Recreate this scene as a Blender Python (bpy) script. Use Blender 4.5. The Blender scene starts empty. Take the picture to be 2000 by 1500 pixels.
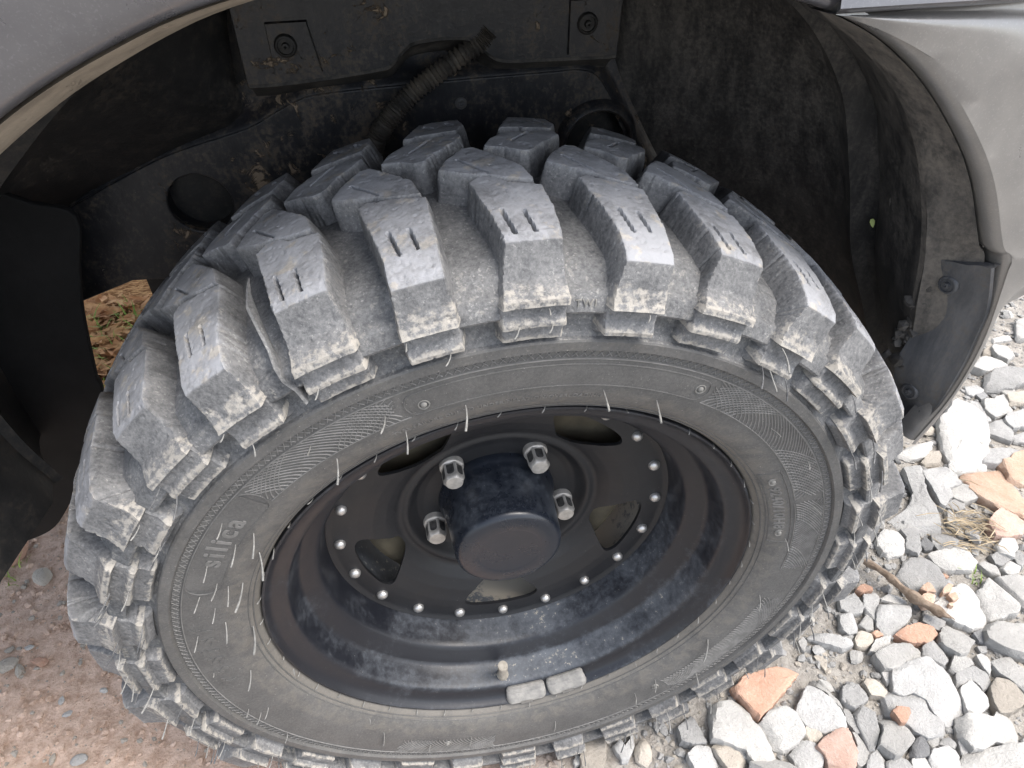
import bpy, bmesh, math, random, re
import numpy as np
from mathutils import Vector, Matrix
random.seed(7); np.random.seed(7)
R = math.radians
scene = bpy.context.scene
col = scene.collection

# ------------------------------------------------------------------ camera, world, sun, exposure
Z0 = 0.335                                            # height of the wheel axle above the ground
CAM = np.array([-0.0683647, -0.3414929, 0.5301026])   # relative to the axle
C_R = np.array([0.9814174, -0.1917474, -0.0072672])
C_U = np.array([0.1307942, 0.6407701, 0.7565095])
C_F = np.array([0.1404021, 0.7434021, -0.6539424])
FPX = 1399.86
cam_d = bpy.data.cameras.new('camera'); cam = bpy.data.objects.new('camera', cam_d); col.objects.link(cam)
cam.matrix_world = Matrix(((C_R[0], C_U[0], -C_F[0], CAM[0]), (C_R[1], C_U[1], -C_F[1], CAM[1]),
                           (C_R[2], C_U[2], -C_F[2], CAM[2] + Z0), (0, 0, 0, 1)))
cam_d.sensor_fit = 'HORIZONTAL'; cam_d.sensor_width = 36.0; cam_d.lens = 36.0 * FPX / 2000.0
cam_d.clip_start = 0.02; cam_d.clip_end = 400.0
scene.camera = cam
SUN_EL, SUN_AZ = R(62), R(112)                         # azimuth from +y (behind the car) towards +x
world = bpy.data.worlds.new('World'); scene.world = world; world.use_nodes = True
wn = world.node_tree.nodes; wl = world.node_tree.links
bg = wn['Background']
sky = wn.new('ShaderNodeTexSky'); sky.sky_type = 'NISHITA'; sky.sun_disc = False
sky.sun_elevation = SUN_EL; sky.sun_rotation = SUN_AZ; sky.air_density = 1.0; sky.dust_density = 2.5; sky.ozone_density = 0.8
# thin overcast: most of the blue is taken out of the sky
bw = wn.new('ShaderNodeRGBToBW'); wl.new(sky.outputs[0], bw.inputs[0])
mx = wn.new('ShaderNodeMix'); mx.data_type = 'RGBA'; mx.inputs[0].default_value = 0.6
wl.new(sky.outputs[0], mx.inputs[6]); wl.new(bw.outputs[0], mx.inputs[7])
wl.new(mx.outputs[2], bg.inputs[0]); bg.inputs[1].default_value = 0.15
sun_d = bpy.data.lights.new('sun', 'SUN'); sun_d.energy = 1.15; sun_d.angle = R(40); sun_d.color = (1.0, 0.93, 0.84)
sun = bpy.data.objects.new('sun', sun_d); col.objects.link(sun)
sdir = Vector((math.sin(SUN_AZ) * math.cos(SUN_EL), math.cos(SUN_AZ) * math.cos(SUN_EL), math.sin(SUN_EL)))
sun.rotation_euler = sdir.to_track_quat('Z', 'Y').to_euler(); sun.location = (2, 2, 4)
vs = scene.view_settings
scene.display_settings.display_device = 'sRGB'
vs.view_transform = 'Standard'; vs.look = 'None'; vs.gamma = 1.0; vs.use_curve_mapping = False
vs.exposure = 1.9
scene.cycles.max_bounces = 8; scene.cycles.diffuse_bounces = 5

def at(u, v, axis, val):
    """the point where the photograph's pixel (u, v) meets the plane axis = val (axle frame)"""
    d = C_F + C_R * (u - 1000) / FPX - C_U * (v - 750) / FPX
    t = (val - CAM[axis]) / d[axis]
    return CAM + t * d
def at_cyl(u, v, rr):
    d = C_F + C_R * (u - 1000) / FPX - C_U * (v - 750) / FPX
    a = d[0]**2 + d[2]**2; b = 2 * (CAM[0]*d[0] + CAM[2]*d[2]); k = CAM[0]**2 + CAM[2]**2 - rr*rr
    return CAM + (-b - math.sqrt(max(b*b - 4*a*k, 0))) / (2*a) * d

# ------------------------------------------------------------------ numpy value noise
_rs = np.random.RandomState(11); _tab = _rs.rand(4096)
def _h(ix, iy, iz): return _tab[(ix * 73856093 ^ iy * 19349663 ^ iz * 83492791) & 4095]
def vnoise(x, y, z=0.0):
    x, y, z = np.broadcast_arrays(np.asarray(x, float), np.asarray(y, float), np.asarray(z, float))
    fx, fy, fz = np.floor(x), np.floor(y), np.floor(z)
    ix, iy, iz = fx.astype(np.int64), fy.astype(np.int64), fz.astype(np.int64)
    tx, ty, tz = x-fx, y-fy, z-fz
    tx, ty, tz = tx*tx*(3-2*tx), ty*ty*(3-2*ty), tz*tz*(3-2*tz)
    def L(a, b, t): return a + (b-a)*t
    c = [[L(_h(ix, iy+j, iz+k), _h(ix+1, iy+j, iz+k), tx) for j in (0, 1)] for k in (0, 1)]
    return L(L(c[0][0], c[0][1], ty), L(c[1][0], c[1][1], ty), tz) * 2 - 1
def fbm(x, y, z=0.0, o=4):
    s = 0; a = 1; n = 0
    for i in range(o):
        s = s + a * vnoise(np.asarray(x)*2**i + 17*i, np.asarray(y)*2**i + 5*i, np.asarray(z)*2**i); n += a; a *= .5
    return s / n

# ------------------------------------------------------------------ object helpers
def tag(o, label=None, cat=None, group=None, kind=None):
    if label: o['label'] = label
    if cat: o['category'] = cat
    if group: o['group'] = group
    if kind: o['kind'] = kind
    return o
def empty(name, loc=(0, 0, 0)):
    o = bpy.data.objects.new(name, None); o.location = loc; o.empty_display_size = .05; col.objects.link(o); return o
def link(name, me, m=None, parent=None, loc=None):
    o = bpy.data.objects.new(name, me); col.objects.link(o)
    if m is not None and not me.materials: me.materials.append(m)
    if parent is not None: o.parent = parent
    if loc is not None: o.location = loc
    return o
def smooth(me, ang=40):
    me.shade_smooth()
    if ang < 180: me.set_sharp_from_angle(angle=R(ang))
def mesh_np(name, V, F, ang=40, dust=None, worn_sheen=None):
    me = bpy.data.meshes.new(name)
    me.from_pydata([tuple(v) for v in np.asarray(V, float).tolist()], [], [tuple(f) for f in (F.tolist() if isinstance(F, np.ndarray) else F)])
    if dust is not None:
        a = me.attributes.new('dust', 'FLOAT', 'POINT'); a.data.foreach_set('value', np.asarray(dust, np.float32))
    if worn_sheen is not None:
        a = me.attributes.new('worn_sheen', 'FLOAT', 'POINT'); a.data.foreach_set('value', np.asarray(worn_sheen, np.float32))
    me.update(); smooth(me, ang); return me
def bm_mesh(name, bm, ang=40):
    bmesh.ops.recalc_face_normals(bm, faces=bm.faces[:])
    me = bpy.data.meshes.new(name); bm.to_mesh(me); bm.free(); smooth(me, ang); return me
def revolve(name, prof, n=256, ang=35, t0=0.0, t1=2*math.pi, dust=None, dfun=None):
    """prof: list of (r, y) about the axle"""
    P = np.array(prof); m = len(P); full = abs(t1 - t0 - 2*math.pi) < 1e-6
    k = n if full else n + 1
    t = t0 + (t1 - t0) * np.arange(k) / n
    V = np.stack([np.outer(np.cos(t), P[:, 0]), np.broadcast_to(P[:, 1], (k, m)), np.outer(np.sin(t), P[:, 0])], -1).reshape(-1, 3)
    i = np.arange(n)[:, None]; j = np.arange(m-1)[None]
    a = i*m + j; b = ((i+1) % k)*m + j
    F = np.stack([a, b, b+1, a+1], -1).reshape(-1, 4)
    du = None if dust is None else np.tile(np.asarray(dust), k)
    if du is not None and dfun is not None: du = (np.asarray(dust)[None]*dfun(t)[:, None]).ravel()
    return mesh_np(name, V, F, ang, dust=du)
def tube(bm, pts, rad, seg=8, taper=None, cap=True):
    pts = [Vector(p) for p in pts]; n = len(pts); rings = []
    up = Vector((0, 0, 1))
    for i, p in enumerate(pts):
        d = (pts[min(i+1, n-1)] - pts[max(i-1, 0)]).normalized()
        a = d.cross(up if abs(d.dot(up)) < .95 else Vector((1, 0, 0))).normalized(); b = d.cross(a)
        r = rad[i] if isinstance(rad, (list, tuple, np.ndarray)) else rad
        rings.append([bm.verts.new(p + (a*math.cos(2*math.pi*k/seg) + b*math.sin(2*math.pi*k/seg))*r) for k in range(seg)])
    for i in range(n-1):
        for k in range(seg):
            bm.faces.new((rings[i][k], rings[i][(k+1) % seg], rings[i+1][(k+1) % seg], rings[i+1][k]))
    if cap:
        bm.faces.new(rings[0][::-1]); bm.faces.new(rings[-1])

# ------------------------------------------------------------------ materials
def mat(name):
    m = bpy.data.materials.new(name); m.use_nodes = True
    nt = m.node_tree; b = nt.nodes['Principled BSDF']
    return m, nt, b
class NB:
    """tiny node helper"""
    def __init__(s, nt): s.nt = nt; s.n = nt.nodes; s.l = nt.links
    def pos(s): return s.n.new('ShaderNodeNewGeometry').outputs['Position']
    def obj(s): return s.n.new('ShaderNodeTexCoord').outputs['Object']
    def noise(s, co, scale, det=6, rough=.6, dist=0.0):
        t = s.n.new('ShaderNodeTexNoise'); t.inputs['Scale'].default_value = scale; t.inputs['Detail'].default_value = det
        t.inputs['Roughness'].default_value = rough; t.inputs['Distortion'].default_value = dist
        s.l.new(co, t.inputs['Vector']); return t.outputs['Fac']
    def voro(s, co, scale, feature='F1'):
        t = s.n.new('ShaderNodeTexVoronoi'); t.feature = feature; t.inputs['Scale'].default_value = scale
        s.l.new(co, t.inputs['Vector']); return t.outputs['Distance']
    def ramp(s, fac, a, b, lo=0.0, hi=1.0):
        t = s.n.new('ShaderNodeMapRange'); t.interpolation_type = 'SMOOTHSTEP'
        t.inputs['From Min'].default_value = a; t.inputs['From Max'].default_value = b
        t.inputs['To Min'].default_value = lo; t.inputs['To Max'].default_value = hi
        s.l.new(fac, t.inputs['Value']); return t.outputs['Result']
    def math(s, op, a, b=None, clamp=False):
        t = s.n.new('ShaderNodeMath'); t.operation = op; t.use_clamp = clamp
        for i, x in enumerate((a, b)):
            if x is None: continue
            if isinstance(x, (int, float)): t.inputs[i].default_value = x
            else: s.l.new(x, t.inputs[i])
        return t.outputs[0]
    def mix(s, fac, a, b):
        t = s.n.new('ShaderNodeMix'); t.data_type = 'RGBA'
        if isinstance(fac, (int, float)): t.inputs[0].default_value = fac
        else: s.l.new(fac, t.inputs[0])
        for i, x in ((6, a), (7, b)):
            if isinstance(x, tuple): t.inputs[i].default_value = (*x, 1)
            else: s.l.new(x, t.inputs[i])
        return t.outputs[2]
    def attr(s, name): 
        t = s.n.new('ShaderNodeAttribute'); t.attribute_name = name; return t.outputs['Fac']
    def rand(s): return s.n.new('ShaderNodeObjectInfo').outputs['Random']
    def sep(s, co):
        t = s.n.new('ShaderNodeSeparateXYZ'); s.l.new(co, t.inputs[0]); return t.outputs
    def stretch(s, co, sc):
        t = s.n.new('ShaderNodeMapping'); t.inputs['Scale'].default_value = sc; s.l.new(co, t.inputs[0]); return t.outputs[0]
    def bump(s, h, dist, strength=1.0, prev=None):
        t = s.n.new('ShaderNodeBump'); t.inputs['Distance'].default_value = dist; t.inputs['Strength'].default_value = strength
        s.l.new(h, t.inputs['Height'])
        if prev is not None: s.l.new(prev, t.inputs['Normal'])
        return t.outputs[0]

def rubber(name, dark, dusty, mudc, base_amt, use_attr=True, fine=0.0006, rough=.72):
    m, nt, b = mat(name); q = NB(nt); co = q.pos()
    n1 = q.noise(co, 28, 6, .65); n2 = q.noise(co, 420, 4, .7); n3 = q.noise(co, 110, 5, .7)
    f = q.math('ADD', q.ramp(n1, .25, .75, base_amt-.22, base_amt+.2), q.ramp(n2, .3, .7, -.18, .18))
    f = q.math('ADD', f, q.ramp(n3, .3, .7, -.1, .1), True)
    c = q.mix(f, dark, dusty)
    # pale specks
    sp = q.ramp(q.math('ADD', q.noise(co, 480, 3, .6), q.ramp(n1, .3, .7, -.08, .08)), .62, .72, 0, .4)
    c = q.mix(sp, c, (.38, .375, .36))
    dk = q.ramp(q.noise(co, 300, 4, .7), .30, .42, .35, 0)
    c = q.mix(dk, c, dark)
    if use_attr:
        d = q.attr('dust')
        d2 = q.ramp(q.math('ADD', d, q.ramp(q.noise(co, 190, 5, .7), .25, .75, -.55, .55)), .34, .95, 0, .75)
        c = q.mix(d2, c, mudc)
        wv = q.math('MULTIPLY', q.attr('worn_sheen'), q.ramp(q.math('ADD', n1, q.math('MULTIPLY', q.noise(q.stretch(co, (1, 1, 1)), 150, 5, .75, .8), .7)), .60, 1.0, .3, .95))
        c = q.mix(wv, c, q.mix(q.ramp(q.noise(co, 70, 4, .6), .56, .66), (.275, .28, .295), (.36, .335, .30)))  # worn block tops, with the bluish sky sheen painted into the colour
    nt.links.new(c, b.inputs['Base Color'])
    b.inputs['Roughness'].default_value = rough
    b.inputs['Specular IOR Level'].default_value = .45
    h = q.math('ADD', q.math('MULTIPLY', n2, .7), q.math('MULTIPLY', n3, 1.0))
    nrm = q.bump(h, fine, .9)
    nt.links.new(q.bump(n1, .0012, .35, nrm), b.inputs['Normal'])
    return m
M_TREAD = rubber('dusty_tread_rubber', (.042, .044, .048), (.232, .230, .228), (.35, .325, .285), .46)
M_CARC = rubber('dusty_groove_rubber', (.036, .038, .042), (.215, .214, .212), (.31, .295, .265), .45, True, .0009)
def sidewall_mat():
    m, nt, b = mat('sidewall_rubber'); q = NB(nt); co = q.pos()
    n1 = q.noise(co, 35, 6, .65); n2 = q.noise(co, 500, 4, .7); n3 = q.noise(q.stretch(co, (1, 1, 1)), 90, 6, .7, .6)
    f = q.math('ADD', q.ramp(n1, .25, .75, .2, .5), q.ramp(n2, .3, .7, -.12, .12), True)
    c = q.mix(f, (.05, .05, .05), (.155, .150, .143))
    d = q.math('ADD', q.attr('dust'), q.ramp(n3, .3, .7, -.25, .25))
    c = q.mix(q.ramp(d, .3, 1.0, 0, .6), c, (.165, .15, .128))
    st = q.ramp(n3, .60, .72, 0, .35)
    c = q.mix(st, c, (.07, .068, .066))
    sp = q.ramp(q.noise(co, 900, 2, .5), .68, .76, 0, .5)
    c = q.mix(sp, c, (.38, .36, .33))
    nt.links.new(c, b.inputs['Base Color']); b.inputs['Roughness'].default_value = .62
    b.inputs['Specular IOR Level'].default_value = .4
    h = q.math('ADD', n2, q.math('MULTIPLY', n3, 1.2))
    nt.links.new(q.bump(h, .0003, .8), b.inputs['Normal'])
    return m
M_SIDE = sidewall_mat()
def simple(name, c1, c2, scale, rough=.6, metal=0.0, bump=0.0, spec=.5, c3=None, det=6, coat=0):
    m, nt, b = mat(name); q = NB(nt); co = q.pos()
    n = q.noise(co, scale, det, .65)
    c = q.mix(q.ramp(n, .3, .7), c1, c2)
    if c3: c = q.mix(q.ramp(q.noise(co, scale*3.1, 5, .7), .56, .68), c, c3)
    nt.links.new(c, b.inputs['Base Color']); b.inputs['Roughness'].default_value = rough
    b.inputs['Metallic'].default_value = metal; b.inputs['Specular IOR Level'].default_value = spec
    b.inputs['Coat Weight'].default_value = coat; b.inputs['Coat Roughness'].default_value = .12
    if bump: nt.links.new(q.bump(q.noise(co, scale*4, 5, .7), bump, .7), b.inputs['Normal'])
    return m
M_HAIR = simple('rubber_spew', (.13, .128, .122), (.24, .235, .22), 200, .7)
M_HAIRD = simple('dark_rubber_spew', (.03, .032, .036), (.12, .12, .12), 200, .7)
M_TXT = simple('moulded_lettering_rubber', (.105, .103, .098), (.17, .166, .16), 120, .65)
M_RIB = simple('moulded_rubber_rib', (.13, .128, .12), (.24, .23, .21), 120, .65)
def wheel_paint(name, base, dust_sheen_amt, rough=.34):
    m, nt, b = mat(name); q = NB(nt); co = q.pos()
    n1 = q.noise(co, 22, 7, .68, .4); n2 = q.noise(co, 160, 6, .75); n3 = q.noise(co, 620, 3, .6)
    a = q.attr('dust')
    f = q.math('ADD', a, q.math('ADD', q.ramp(n1, .3, .72, -.2, .2), q.ramp(n2, .3, .7, -.16, .16)))
    d = q.ramp(f, .12, 1.1, 0.0, dust_sheen_amt)
    c = q.mix(d, base, (.27, .30, .34))  # blue-grey dust colour has the sky reflection painted into it
    mud = q.ramp(q.math('ADD', f, q.ramp(n2, .45, .75, -.3, .45)), .85, 1.2, 0, .75)
    c = q.mix(mud, c, (.42, .38, .31))
    sp = q.ramp(n3, .69, .75, 0, .65)
    sp = q.math('MULTIPLY', sp, q.ramp(f, -.1, .7, .15, 1))
    c = q.mix(sp, c, (.5, .47, .42))
    nt.links.new(c, b.inputs['Base Color'])
    r = q.math('ADD', q.math('MULTIPLY', d, .55), q.ramp(n1, .3, .7, rough-.05, rough+.1))
    nt.links.new(r, b.inputs['Roughness'])
    nt.links.new(q.bump(q.math('ADD', n2, q.math('MULTIPLY', mud, 3.0)), .0002, .6), b.inputs['Normal'])
    return m
M_DISC = wheel_paint('black_wheel_disc_paint', (.009, .0095, .0115), .05, .5)
M_BARREL = wheel_paint('black_wheel_barrel_paint', (.0075, .0085, .0125), .34, .40)
M_CAP = wheel_paint('black_cap_plastic', (.011, .014, .021), .34, .28)
M_STEEL = simple('rivet_steel', (.42, .41, .39), (.62, .6, .58), 240, .38, .8)
M_NUT = simple('dull_nut_steel', (.36, .34, .31), (.52, .49, .45), 150, .5, .45, .0003)
M_NUTD = simple('dark_nut_flute', (.04, .04, .04), (.12, .115, .11), 200, .55, .3)
M_VALVE = simple('dusty_valve_rubber', (.2, .18, .15), (.36, .33, .28), 180, .8)
M_LEAD = simple('dusty_lead_weight', (.17, .167, .16), (.28, .27, .25), 120, .75, .1, .0006)
def plastic(name, lo, hi, mudc, mud_lo, mud_hi, streak=(1, 1, 1), rough=.55, sc=14, splat=.68, fade=.5):
    m, nt, b = mat(name); q = NB(nt); co = q.pos()
    n1 = q.noise(co, sc, 7, .7, .3); n2 = q.noise(q.stretch(co, streak), 70, 7, .72); n3 = q.noise(co, 260, 5, .7)
    c = q.mix(q.ramp(n2, .3, .7), lo, hi)
    f = q.math('ADD', n1, q.math('ADD', q.ramp(n2, .3, .7, -.15, .15), q.ramp(n3, .3, .7, -.16, .16)))
    film = q.ramp(f, mud_lo, mud_hi, 0, fade)
    c = q.mix(film, c, tuple(.6*x for x in mudc))
    sp = q.ramp(q.math('ADD', q.noise(co, 46, 8, .75, 1.0), q.ramp(n1, .3, .7, -.12, .12)), splat, splat+.05, 0, .85)
    c = q.mix(sp, c, mudc)
    nt.links.new(c, b.inputs['Base Color'])
    nt.links.new(q.ramp(film, 0, .5, rough, .85), b.inputs['Roughness'])
    b.inputs['Specular IOR Level'].default_value = .4
    nt.links.new(q.bump(q.math('ADD', q.math('MULTIPLY', sp, 2.5), q.math('MULTIPLY', n3, .6)), .0006, .8), b.inputs['Normal'])
    return m
M_LINER = plastic('black_liner_plastic', (.0055, .006, .0065), (.012, .012, .0125), (.17, .135, .10), .45, .95, (1, 1, 1), .55, 14, .7, .3)
M_LINER_DUSTY = plastic('dusty_liner_plastic', (.015, .0148, .0148), (.036, .034, .0325), (.165, .15, .133), .30, .86, (1, 1, .18), .65, 11, .7, .8)
M_PLATE = plastic('inner_body_steel', (.009, .010, .013), (.022, .023, .026), (.26, .20, .14), .46, .9, (1, 1, .5), .4, 16, .64)
M_FLANGE = plastic('dusty_arch_flange', (.16, .135, .105), (.3, .255, .2), (.36, .30, .23), .3, .8, (.35, 1, .35), .75, 20, .6)
M_FLANGE_R = plastic('dusty_grey_arch_flange', (.035, .033, .031), (.075, .07, .065), (.27, .24, .205), .2, .9, (1, 1, .25), .7, 9, .72, .7)
M_FLAP = plastic('grey_black_flap_plastic', (.04, .042, .046), (.085, .086, .09), (.2, .17, .135), .42, .85, (1, 1, .25), .45, 18, .69)
M_GUARD = simple('matt_black_guard_plastic', (.004, .0042, .0045), (.008, .008, .0085), 25, .8, 0, .0004, .25)
M_HOSE = simple('dirty_corrugated_hose', (.03, .028, .026), (.1, .085, .068), 60, .65)
def paint(name, c1, c2, dustc, amt):
    m, nt, b = mat(name); q = NB(nt); co = q.pos()
    n1 = q.noise(co, 9, 6, .65); n2 = q.noise(co, 900, 2, .5); n3 = q.noise(co, 4.5, 8, .7, .6); n4 = q.noise(co, 130, 6, .75)
    c = q.mix(q.ramp(n1, .3, .7), c1, c2)
    c = q.mix(q.ramp(n2, .55, .75, 0, .25), c, tuple(1.9*x for x in c2))
    film = q.math('ADD', q.ramp(n3, .38, .68, 0, amt), q.math('MULTIPLY', q.ramp(n4, .55, .72, 0, .3), q.ramp(n3, .35, .6)), True)
    c = q.mix(film, c, dustc)
    nt.links.new(c, b.inputs['Base Color']); b.inputs['Metallic'].default_value = .5
    nt.links.new(q.ramp(film, 0, .5, .27, .6), b.inputs['Roughness'])
    b.inputs['Coat Weight'].default_value = .6; b.inputs['Coat Roughness'].default_value = .14
    return m
M_PAINT = paint('grey_metallic_paint', (.095, .093, .102), (.125, .123, .13), (.21, .2, .2), .25)
M_BUMP = paint('reflection_lightened_bumper_paint', (.17, .166, .16), (.205, .2, .194), (.34, .315, .285), .4)  # fender grey lightened to paint in the bumper's brighter reflection; beige dust on top
def stone_mat(name, c1, c2, c3, spk=(.12, .11, .1)):
    m, nt, b = mat(name); q = NB(nt); co = q.pos(); r = q.rand()
    n1 = q.noise(co, 26, 7, .7); n2 = q.noise(co, 240, 5, .7); n3 = q.noise(co, 480, 3, .6)
    c = q.mix(q.ramp(n1, .3, .7), c1, c2)
    c = q.mix(q.math('MULTIPLY', q.ramp(n2, .45, .75), .5), c, c3)
    c = q.mix(q.ramp(n3, .66, .73, 0, .6), c, spk)
    v = q.ramp(r, 0, 1, .78, 1.14)
    t = nt.nodes.new('ShaderNodeVectorMath'); t.operation = 'SCALE'; nt.links.new(c, t.inputs[0]); nt.links.new(v, t.inputs['Scale'])
    nt.links.new(t.outputs[0], b.inputs['Base Color']); b.inputs['Roughness'].default_value = .9; b.inputs['Specular IOR Level'].default_value = .2
    h = q.math('ADD', q.math('MULTIPLY', n1, 1.4), q.math('ADD', n2, q.math('MULTIPLY', n3, .5)))
    nt.links.new(q.bump(h, .0022, .8), b.inputs['Normal'])
    return m
M_ST = {'g': stone_mat('grey_concrete_rubble', (.31, .307, .30), (.39, .385, .375), (.25, .246, .238)),
        'w': stone_mat('pale_concrete_rubble', (.36, .353, .338), (.45, .44, .42), (.30, .292, .278), (.2, .19, .17)),
        'd': stone_mat('dark_grey_pebble', (.17, .172, .175), (.235, .235, .235), (.14, .14, .14)),
        't': stone_mat('tan_stone', (.37, .335, .29), (.45, .41, .355), (.31, .28, .24)),
        'b': stone_mat('orange_brick', (.41, .245, .175), (.48, .31, .23), (.5, .4, .33), (.2, .1, .07)),
        'p': stone_mat('pink_brick', (.34, .225, .18), (.42, .31, .26), (.46, .4, .36), (.2, .12, .1)),
        'o': stone_mat('pale_orange_tile', (.5, .33, .24), (.58, .43, .33), (.58, .5, .43), (.3, .15, .1))}
def soil_mat():
    m, nt, b = mat('soil_ground'); q = NB(nt); co = q.pos(); xyz = q.sep(co)
    n1 = q.noise(co, 7, 7, .7); n2 = q.noise(co, 60, 7, .72); n3 = q.noise(co, 380, 5, .7)
    red = q.mix(q.ramp(n2, .3, .7), (.42, .29, .215), (.70, .53, .43))
    red = q.mix(q.ramp(n3, .55, .75, 0, .55), red, (.68, .55, .46))
    grey = q.mix(q.ramp(n2, .3, .7), (.22, .205, .185), (.42, .395, .36))
    grey = q.mix(q.ramp(n3, .5, .75, 0, .6), grey, (.48, .45, .41))
    f = q.ramp(q.math('ADD', xyz[0], q.ramp(n1, .2, .8, -.16, .16)), -.12, .2)
    patch = q.ramp(n1, .54, .66, 0, .3)
    red = q.mix(patch, red, (.34, .28, .235))
    f = q.math('MAXIMUM', f, q.ramp(q.math('ADD', q.math('MULTIPLY', xyz[1], -1.0), q.ramp(n1, .2, .8, -.08, .08)), .1, .26))  # ground in front greyed to weaken its orange bounce on the wheel
    c = q.mix(f, red, grey)
    straw = q.mix(q.ramp(q.noise(q.stretch(co, (1, 3.2, 1)), 40, 6, .75, 1.5), .42, .6), (.20, .085, .03), (.62, .36, .16))
    c = q.mix(q.math('MULTIPLY', q.ramp(q.math('ADD', xyz[1], q.ramp(n1, .2, .8, -.2, .2)), .5, .85), q.ramp(q.math('ADD', xyz[0], q.ramp(n1, .2, .8, -.15, .15)), -.1, -.4)), c, straw)
    nt.links.new(c, b.inputs['Base Color']); b.inputs['Roughness'].default_value = .95; b.inputs['Specular IOR Level'].default_value = .15
    h = q.math('ADD', q.math('MULTIPLY', n2, 2.0), n3)
    nt.links.new(q.bump(h, .004, .8), b.inputs['Normal'])
    return m
M_SOIL = soil_mat()
M_STICK = simple('weathered_stick', (.12, .085, .058), (.26, .2, .15), 90, .85, 0, .001)
M_STRAW = simple('dry_straw', (.28, .22, .14), (.44, .36, .25), 60, .85)
M_GRASS = simple('green_grass', (.12, .2, .03), (.3, .42, .08), 30, .7)
M_LEAF = simple('yellow_green_leaf', (.45, .55, .12), (.6, .68, .25), 100, .6)

# ------------------------------------------------------------------ ground
def ground_h(x, y):
    heap = .034 * np.clip((np.asarray(x) - .02) / .22, 0, 1)**1.0 * np.clip((.9 - np.asarray(y)) / .3, .3, 1)
    return heap + .005*fbm(np.asarray(x)*9, np.asarray(y)*9, 3.3) + .0028*fbm(np.asarray(x)*55, np.asarray(y)*55, 1.2, 3)
def axis_pts(a, b, fine, lo, hi, coarse):
    mid = np.arange(a, b, fine)
    g = [a]; s = fine
    while g[-1] > lo: s = min(s*1.5, coarse); g.append(g[-1]-s)
    k = [mid[-1]]; s = fine
    while k[-1] < hi: s = min(s*1.5, coarse); k.append(k[-1]+s)
    return np.concatenate([np.array(g[1:])[::-1], mid, np.array(k[1:])])
gx = axis_pts(-.95, 1.35, .0065, -150, 150, 20); gy = axis_pts(-.3, 1.2, .0065, -150, 150, 20)
XX, YY = np.meshgrid(gx, gy, indexing='ij')
fade = np.clip(1 - (np.maximum(np.abs(XX), np.abs(YY)) - 2)/4, 0, 1)
ZZ = ground_h(np.clip(XX, -3, 3), np.clip(YY, -3, 3)) * fade
ni, nj = XX.shape
ii, jj = np.meshgrid(np.arange(ni-1), np.arange(nj-1), indexing='ij'); a_ = (ii*nj + jj).ravel()
GF = np.stack([a_, a_+nj, a_+nj+1, a_+1], -1)
g = link('ground', mesh_np('ground', np.stack([XX.ravel(), YY.ravel(), ZZ.ravel()], -1), GF, 180), M_SOIL)
tag(g, kind='structure')

# ------------------------------------------------------------------ the car
car = empty('car', (0, 0, 0))
tag(car, 'grey car seen at its open wheel arch with a chunky mud tyre', 'car')
def part(name, me, m, parent=car, loc=(0, 0, Z0)): return link(name, me, m, parent, loc if parent is car else None)

# rows of the wheel house from the flap on the right, over the top, down to the left: lip, inner edge of flange, crease, inner wall
ROWS = [((.322, .004, .113), (.346, .035, .112), (.41, .12, .05), (.32, .28, .0)),
        ((.335, .002, .166), (.326, .032, .155), (.365, .12, .14), (.29, .28, .08)),
        ((.334, .0, .224), (.308, .03, .216), (.326, .12, .214), (.24, .28, .17)),
        ((.321, .0, .280), (.295, .03, .268), (.312, .12, .262), (.2, .28, .235)),
        ((.309, .0, .293), (.282, .03, .303), (.296, .12, .306), (.172, .28, .28)),
        ((.281, .0, .338), (.260, .03, .347), (.278, .12, .345), (.145, .28, .33)),
        ((.252, .0, .372), (.233, .03, .383), (.252, .12, .381), (.134, .28, .365)),
        ((.216, .0, .405), (.204, .03, .408), (.224, .12, .405), (.132, .28, .39)),
        ((.178, .0, .429), (.181, .03, .423), (.204, .12, .415), (.131, .28, .42)),
        ((.133, .0, .445), (.15, .03, .438), (.17, .12, .433), (.125, .28, .455)),
        ((.06, .0, .461), (.06, .028, .455), (.06, .12, .46), (.06, .275, .47)),
        ((.0, .0, .468), (.0, .028, .462), (.0, .12, .468), (.0, .275, .475)),
        ((-.06, .0, .467), (-.06, .028, .460), (-.06, .12, .466), (-.08, .275, .47)),
        ((-.126, .0, .457), (-.124, .028, .449), (-.13, .12, .45), (-.155, .275, .46)),
        ((-.175, .0, .441), (-.171, .028, .432), (-.18, .12, .43), (-.162, .275, .42)),
        ((-.225, .0, .417), (-.219, .028, .408), (-.23, .12, .40), (-.172, .275, .35)),
        ((-.28, .0, .380), (-.273, .028, .371), (-.285, .12, .36), (-.178, .28, .312)),
        ((-.33, .0, .33), (-.322, .028, .323), (-.335, .12, .31), (-.25, .285, .277)),
        ((-.365, .0, .27), (-.357, .028, .265), (-.372, .12, .25), (-.33, .285, .243)),
        ((-.39, .0, .20), (-.382, .028, .198), (-.385, .12, .18), (-.362, .285, .17)),
        ((-.405, .0, .14), (-.397, .028, .138), (-.38, .12, .125), (-.374, .285, .11)),
        ((-.403, .0, .085), (-.385, .03, .075), (-.365, .12, .075), (-.390, .285, .05))]
def catmull(P, k):
    P = np.asarray(P, float); n = len(P); out = []
    for i in range(n-1):
        p0, p1, p2, p3 = P[max(i-1, 0)], P[i], P[i+1], P[min(i+2, n-1)]
        for t in np.arange(k)/k:
            out.append(.5*((2*p1) + (-p0+p2)*t + (2*p0-5*p1+4*p2-p3)*t*t + (-p0+3*p1-3*p2+p3)*t**3))
    out.append(P[-1]); return np.array(out)
RW = catmull(np.array(ROWS), 6)             # (rows, 4, 3)
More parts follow.
